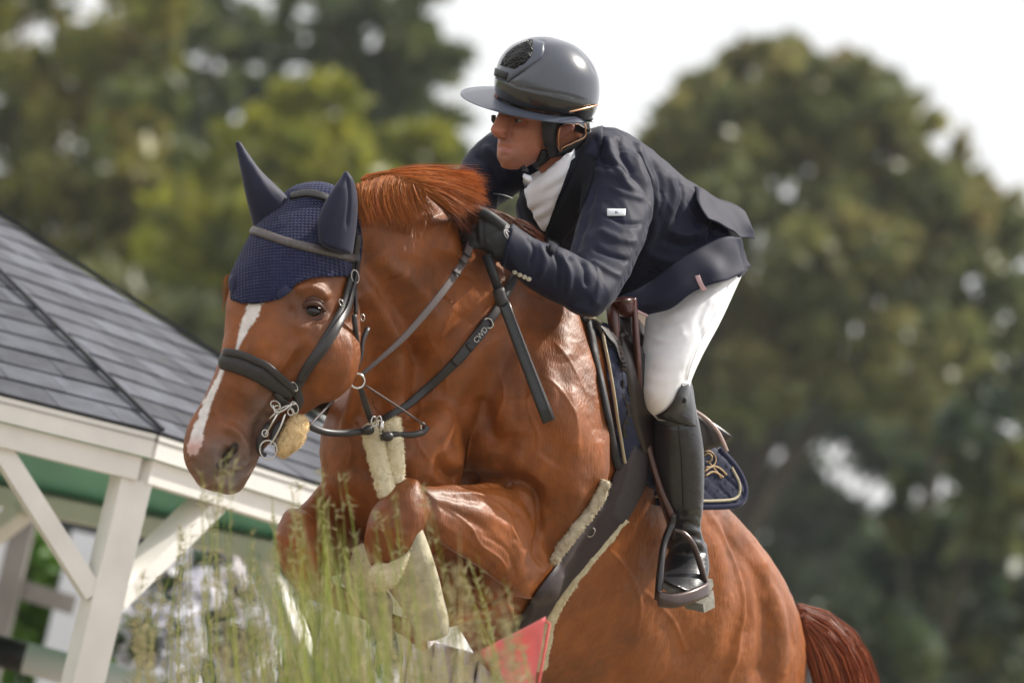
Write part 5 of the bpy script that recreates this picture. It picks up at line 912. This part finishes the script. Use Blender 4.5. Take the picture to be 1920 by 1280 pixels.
tree(110, 0, [(700, 90, 150, 120, 2400), (580, 160, 90, 90, 1000), (640, -20, 120, 70, 900), (800, 160, 90, 140, 1500), (610, 60, 90, 90, 1000), (740, 10, 90, 70, 900), (780, 230, 110, 80, 1300)], DRK, 'dark green tree top with sky gaps, just left of the rider helmet', seed=24)
tree(100, 0, [(1430, 230, 120, 140, 2200), (1560, 240, 150, 130, 2600), (1330, 330, 120, 130, 2200), (1660, 370, 140, 140, 2600), (1480, 450, 230, 180, 4600), (1280, 260, 60, 70, 420), (1430, 120, 70, 60, 700), (1550, 120, 80, 50, 600), (1260, 420, 90, 160, 2000), (1258, 310, 75, 100, 1300), (1640, 205, 80, 80, 1100), (1745, 330, 90, 90, 1300), (1850, 430, 100, 90, 1300), (1340, 180, 90, 90, 1300), (1250, 245, 60, 70, 700), (1500, 110, 90, 60, 900), (1700, 260, 85, 85, 1300), (1790, 410, 90, 90, 1500), (1350, 640, 200, 180, 3600), (1600, 640, 230, 180, 4200)], [(.09, .115, .045), (.17, .19, .06), (.26, .25, .08), (.28, .21, .08)], 'broad brownish green tree, the tallest right of the rider', seed=25)
tree(104, 0, [(1850, 520, 130, 130, 1900), (1780, 680, 150, 150, 2400), (1930, 640, 120, 160, 1900), (1740, 480, 80, 80, 700)], [(.07, .09, .045), (.13, .16, .055), (.20, .23, .07), (.18, .19, .07)], 'green tree at the right edge, lower than the broad brownish tree', seed=26)
tree(80, 0, [(1880, 860, 110, 160, 2600), (1760, 1090, 170, 150, 3400), (1900, 1130, 120, 180, 3000), (1640, 1190, 130, 100, 1900), (1700, 950, 60, 70, 700)], DGR+[(.18, .13, .03)], 'dark green bushy tree in the lower right corner with a few yellow leaves', seed=27)
tree(118, 0, [(1250, 800, 260, 160, 2000), (1500, 840, 230, 150, 2600), (1600, 800, 160, 110, 2000), (1720, 770, 130, 110, 1600), (1420, 740, 140, 90, 1200), (1400, 1040, 260, 150, 3400), (1650, 1000, 200, 150, 2200), (1560, 1200, 260, 150, 3600)], DGR, 'dark blue green tree behind the horse rump', seed=28)
tree(92, 0, [(260, 640, 330, 130, 4200), (560, 560, 260, 130, 3600), (800, 480, 220, 130, 3000), (700, 700, 350, 170, 4200), (1000, 620, 300, 220, 3600), (925, 425, 130, 90, 1700), (1060, 470, 120, 100, 900)], [(.06, .075, .035), (.10, .12, .045), (.16, .17, .055), (.22, .20, .06)], 'dark green tree low behind the gazebo roof and the horse head', seed=29)
# far hedge below the crowns
hb_ = [(np.array(P(x, y, 122)), (3.2, 2.0, 2.4), 2600) for (x, y) in ((1300, 1250), (1500, 1320), (1750, 1350), (1900, 1300), (400, 900), (0, 800), (800, 1000), (1050, 1000), (1250, 1080))]
hd = empty('hedge', (hb_[0][0][0], hb_[0][0][1], 0), 'dark hedge at the foot of the far trees', 'hedge'); leafmesh('foliage', hb_, .2, 1.0, DGR, hd, 40)
# tent, panels, hedge, posts seen through the gazebo
a, b = P(-60, 770, 30), P(240, 880, 30); tt_ = empty('awning', (a.x, a.y, 0), 'green canvas awning seen through the gazebo, under its eave', 'awning')
mb = MB(); beam(mb, a, b, 1.2, .14); build('canopy', mb, M_teal, tt_, smooth=False)
mb = MB(); c0 = np.array(P(-60, 850, 31)); c1 = np.array(P(350, 990, 31)); beam(mb, c0, c1, .1, .42); build('back_wall', mb, M_dk, tt_, smooth=False)
mb = MB()
for q in (a, b): tube(mb, [(q.x, q.y, 0), (q.x, q.y, q.z)], .03, seg=8, world=True)
build('pole', mb, M_gw, tt_)
def upright(name, x, ytop, wpx, d, m, label, cat, th=.05, group=None, extra=None, ybot=None):
    q = P(x, ytop, d); z1 = q.z; z0 = 0 if ybot is None else P(x-(ybot-ytop)*.23, ybot, d).z; t = empty(name, (q.x, q.y, 0), label, cat, group)
    mb = MB(); box(mb, (q.x, q.y, (z0+z1)/2), (wpx*d/F/2, th/2, (z1-z0)/2)); build('panel' if extra is None else extra, mb, m, t, smooth=False)
    mb = MB(); w2 = wpx*d/F/2
    for s in (-1, 1): box(mb, (q.x+s*(w2-.02), q.y+th, max(z0, z1/2)/2 if z0 > 0 else z1/2), (.02, .02, max(z0, z1)/2 if z0 > 0 else z1/2))
    build('leg' if extra is None else 'frame', mb, M_gw, t, smooth=False); return t
upright('white_board', 10, 925, 130, 27, M_wh, 'wide white board at the left edge, seen through the gazebo', 'board')
upright('white_board', 165, 1000, 60, 27.5, M_wh, 'narrow white board behind the gazebo post, right of the green hedge', 'board')
upright('timber_post', 66, 890, 42, 25, M_gw, 'grey timber post left of the small green hedge', 'post', th=.09, extra='post')
mb = MB(); a_, b_ = P(10, 1095, 25), P(140, 1135, 25); bm2 = MB(); beam(bm2, a_, b_, .05, .07); tr_ = empty('cross_rail', tuple(a_), 'grey cross rail in front of the small green hedge', 'rail'); build('rail', bm2, M_gw, tr_, smooth=False)
hq = [(np.array(P(95, 1040, 32)), (.35, .4, .30), 1300), (np.array(P(70, 1120, 32)), (.4, .4, .35), 1300), (np.array(P(45, 1220, 32)), (.45, .4, .5), 1500), (np.array(P(110, 960, 33)), (.25, .3, .2), 500)]
for f_ in (.75, .45, .18): z_ = P(60, 1180, 32); hq.append((np.array([z_.x, z_.y, z_.z*f_]), (.6, .45, z_.z*.22), 2200))
he = empty('green_hedge', (hq[0][0][0], hq[0][0][1], 0), 'bright green hedge piece between the two white boards', 'hedge'); leafmesh('foliage', hq, .035, 1.3, [(.05, .12, .015), (.10, .22, .02), (.16, .30, .03)], he, 41)
# jump pole lower left
a, b = np.array(P(-120, 1190, 20.5)), np.array(P(330, 1305, 20.5)); jp = empty('jump_pole', tuple((a+b)/2), 'white jump pole with a black band in the lower left corner', 'pole')
for (f0, f1, mm, nm) in ((0, .24, M_wh, 'white_section'), (.24, .37, M_black, 'black_band'), (.37, 1, M_wh, 'white_section')):
    mb = MB(); tube(mb, [tuple(a+(b-a)*f0), tuple(a+(b-a)*(f1))], .048, seg=16, world=True); build(nm, mb, mm, jp)
# white flowering shrubs behind the grass
def shrub(x, y, r, d, label, seed, cols, dens=1.0, size=.03):
    c = np.array(P(x, y, d)); t = empty('white_shrub', (c[0], c[1], 0), label, 'shrub', 'white flowering shrubs behind the grass'); s = d/F
    G_ = [(np.array([c[0], c[1], c[2]*f_]), (r*s*1.25, .4, c[2]*.22), 900) for f_ in (.78, .5, .22)]; leafmesh('leaves', [(c, (r*s, .35, r*s), 700)]+G_, size, dens, DGR, t, seed)
    leafmesh('blossom', [(c, (r*s*1.02, .36, r*s*1.02), 900)]+[(g_[0], tuple(1.04*q_ for q_ in g_[1]), 800) for g_ in G_], size*1.2, dens, cols, t, seed+1, m=M_blos)
    mb = MB(); tube(mb, [(c[0], c[1], 0), (c[0]+.03, c[1], c[2]*.5), tuple(c)], [.03, .025, .012], seg=8, world=True); build('stem', mb, M_bark, t)
M_blos = mat('blossom', (.8, .8, .85), rough=.7, attr='col', trans=.2)
WH = [(.60, .60, .68), (.78, .78, .84), (.82, .80, .80)]
shrub(350, 1085, 75, 23, 'white flowering shrub left of the horse knees', 50, WH)
shrub(300, 1210, 90, 22.5, 'white flowering shrub low beside the gazebo post', 52, WH)
shrub(455, 1150, 85, 23.5, 'white flowering shrub just left of the green grass clump', 54, WH+[(.4, .33, .28)])
shrub(470, 1000, 40, 26, 'small greyish flowering shrub below the horse chin', 56, [(.5, .5, .56), (.4, .38, .4), (.55, .5, .5)])
shrub(620, 1200, 90, 23, 'white flowering shrub behind the grass clump', 58, WH)
# white jump filler under the chest
M_fill = mat('white_filler', (.70, .66, .70), rough=.6, noise=(20, .08), bump=(40, .5, .01))
fl = empty('jump_filler', tuple(Q(880, 1300, .6)), 'white folded jump filler under the horse chest, left of the red flag', 'jump filler')
mb = MB(); V = []; 
ft = [(765, 1180), (800, 1196), (850, 1212), (905, 1232), (960, 1290), (1000, 1345)]
tp = ppoly(ft, 40); rows = [np.stack([tp[:, 0]+k*12*0, tp[:, 1]+k*36], 1) for k in range(6)]; pts = []
for r_, row in enumerate(rows):
    for i, q in enumerate(row): pts.append(Q(q[0]-r_*6, q[1], .55+.02*math.sin(i*1.1)+.02*r_))
n_ = 40; mb.add(pts, [(r_*n_+i, r_*n_+i+1, (r_+1)*n_+i+1, (r_+1)*n_+i) for r_ in range(5) for i in range(n_-1)]); o = build('cloth', mb, M_fill, fl); so = o.modifiers.new('s', 'SOLIDIFY'); so.thickness = .01
mb = MB(); q0 = P(900, 1400, 15.7); tube(mb, [(q0.x, q0.y, 0), (q0.x, q0.y, q0.z+.1)], .03, seg=10, world=True); build('support', mb, M_wh, fl); q0 = P(800, 1330, 15.72); mb = MB(); tube(mb, [(q0.x, q0.y, 0), (q0.x, q0.y, q0.z+.12)], .03, seg=10, world=True); build('support', mb, M_wh, fl)
# red flag
fg = empty('red_flag', tuple(Q(985, 1250, -1.6)), 'red jump flag, slightly blurred, at the lower edge in front of the girth', 'flag')
mb = sheet([[(898, 1221, -1.62), (960, 1189, -1.61), (1023, 1155, -1.60)], [(925, 1256, -1.61), (966, 1226, -1.59), (1016, 1205, -1.60)], [(962, 1300, -1.60), (980, 1280, -1.60), (1006, 1262, -1.60)], [(996, 1345, -1.60), (997, 1340, -1.60), (999, 1335, -1.60)]], th=.003, rip=.003, fr=12)
build('pennant', mb, mat('red_plastic', (.84, .27, .27), rough=.7, trans=.4), fg)
q0 = Q(1000, 1335, -1.60); mb = MB(); tube(mb, [(q0.x, q0.y, 0), (q0.x, q0.y, q0.z), tuple(Q(1021, 1162, -1.585))], .0028, seg=8, world=True, n=2); build('pole', mb, mat('red_pole', (.6, .08, .08), rough=.5), fg)
# ------------------------------------------------------------------ tall ornamental grass in front
def grass():
    rg = np.random.default_rng(5); V = []; Fc = []; C = []; o = 0
    def blade(tip, d, root, wd, bend, col, npt=12, seed_head=0):
        nonlocal o
        T = np.array(P(tip[0], tip[1], d)); Rr = np.array(root); u = np.linspace(0, 1, npt)[:, None]
        mid = Rr*.45+T*.55+np.array([0, 0, .30])+np.array([bend, rg.normal(0, .05), 0]); c = (1-u)**2*Rr+2*u*(1-u)*mid+u*u*T
        tn = np.gradient(c, axis=0); tn /= np.linalg.norm(tn, axis=1)[:, None]; s = np.cross(tn, rg.normal(0, 1, 3)*.5-nFW); s /= np.linalg.norm(s, axis=1)[:, None]
        w = wd*(1-u**2.2)*(.55+.45*np.sin(np.pi*np.minimum(u*1.2+.15, 1)))+.0003; N = np.cross(tn, s)
        V.append(np.hstack([c-s*w, c+N*w*.35, c+s*w]).reshape(-1, 3))
        for i in range(npt-1):
            a = o+3*i; Fc.extend([(a, a+1, a+4, a+3), (a+1, a+2, a+5, a+4)])
        C.append(np.repeat(np.array(col)[None]*(.75+.5*rg.random()), 3*npt, 0)); o += 3*npt
        if seed_head:
            for k in range(seed_head):
                tt = rg.uniform(.80, 1.0); p = (1-tt)**2*Rr+2*tt*(1-tt)*mid+tt*tt*T; dd = rg.normal(0, 1, 3); dd[2] += .8; dd /= np.linalg.norm(dd); e = p+dd*.020; s2 = np.cross(dd, nFW)*.0016
                V.append(np.array([p-s2, p+s2, e])); Fc.append((o, o+1, o+2)); C.append(np.repeat(np.array([[.34, .30, .16]])*(.7+.6*rg.random()), 3, 0)); o += 3
    G1, G2, G3, G4 = (.19, .25, .04), (.33, .36, .09), (.46, .40, .19), (.11, .15, .035)
    base = np.array(P(600, 1280, 13.0)); bx, by = base[0]+.38, base[1]
    for i in range(205):
        x = rg.normal(600, 88); top = 985+abs(rg.normal(0, 95))+abs(x-610)*.35-(rg.random() < .10)*90
        d = rg.uniform(11.2, 12.8); blade((x, top), d, (bx+rg.normal(0, .16)+(x-610)*.0004, by+(d-13)+rg.normal(0, .03), 0), rg.uniform(.0026, .0070), (x-610)*.0002, [G1, G2, G3, G4][rg.integers(4)], seed_head=0)
    for i in range(150):                                                # fine flowering stems fanning out
        x = rg.uniform(230, 960); top = 1000+rg.random()*230+abs(x-600)*.2; d = rg.uniform(11.4, 13.0)
        blade((x, top), d, (bx+rg.normal(0, .12)+(x-610)*.0003, by+(d-13), 0), rg.uniform(.0007, .0014), (x-600)*.0006, [G2, G3, (.28, .25, .13)][rg.integers(3)], npt=16, seed_head=26)
    for (x, y, d) in ((400, 872, 12.6), (385, 880, 12.7), (432, 850, 12.5), (350, 985, 12.8), (345, 1000, 12.9), (560, 905, 12.7), (640, 890, 12.8), (600, 880, 12.6), (735, 925, 12.9), (790, 905, 12.7), (700, 950, 12.8), (860, 1050, 12.9), (880, 1040, 13), (545, 960, 12.8), (510, 930, 12.7), (470, 1000, 12.9), (620, 940, 12.9)):
        for q in range(3): blade((x+rg.normal(0, 7), y+rg.normal(0, 7)), d, (bx+rg.normal(0, .1), by+(d-13), 0), rg.uniform(.0020, .0045), (x-600)*.0009, [G1, G2][q % 2], npt=18, seed_head=14)
    for (x, y, w9) in ((545, 1000, .007), (596, 925, .009), (603, 960, .008), (640, 985, .006), (700, 1010, .008), (762, 1000, .007), (768, 1040, .008), (480, 1060, .006), (425, 1100, .006), (655, 1060, .009), (575, 1080, .009), (520, 1120, .008), (735, 1100, .008), (470, 1180, .008), (610, 1120, .010)): blade((x, y), 12.0, (bx+(x-600)*.0006, by-1.0, 0), w9, (x-600)*.0002, [G1, G2][int(x) % 2])
    for (x, y) in ((880, 1045), (860, 1070), (330, 1050), (355, 990)): blade((x, y), 12.9, (bx+rg.normal(0, .1), by, 0), .006, (x-600)*.0014, G2, npt=18)
    me = bpy.data.meshes.new('tall_grass'); me.from_pydata(np.vstack(V).tolist(), [], Fc); me.update(); set_col(me, np.vstack(C))
    ob = link('tall_grass', me, M_grassb, None); tag(ob, 'blurred clump of tall green grass in front of the horse legs', 'grass', kind='stuff')
M_grassb = mat('grass_blade', (.1, .2, .03), rough=.5, spec=.4, attr='col', trans=.38); grass()

# ------------------------------------------------------------------ thin haze in the air
hz = MB(); box(hz, (0, 70, 11.5), (60, 80, 12.6)); hm_ = bpy.data.materials.new('haze'); hm_.use_nodes = True; n_t = hm_.node_tree; n_t.nodes.clear()
ou = n_t.nodes.new('ShaderNodeOutputMaterial'); pv = n_t.nodes.new('ShaderNodeVolumePrincipled'); pv.inputs['Density'].default_value = .0003; pv.inputs['Color'].default_value = (.92, .94, 1, 1); pv.inputs['Anisotropy'].default_value = .2
n_t.links.new(pv.outputs[0], ou.inputs['Volume']); ho = build('haze', hz, hm_, None, False); tag(ho, 'thin pale haze in the air between the arena and the far trees', 'haze', kind='stuff')
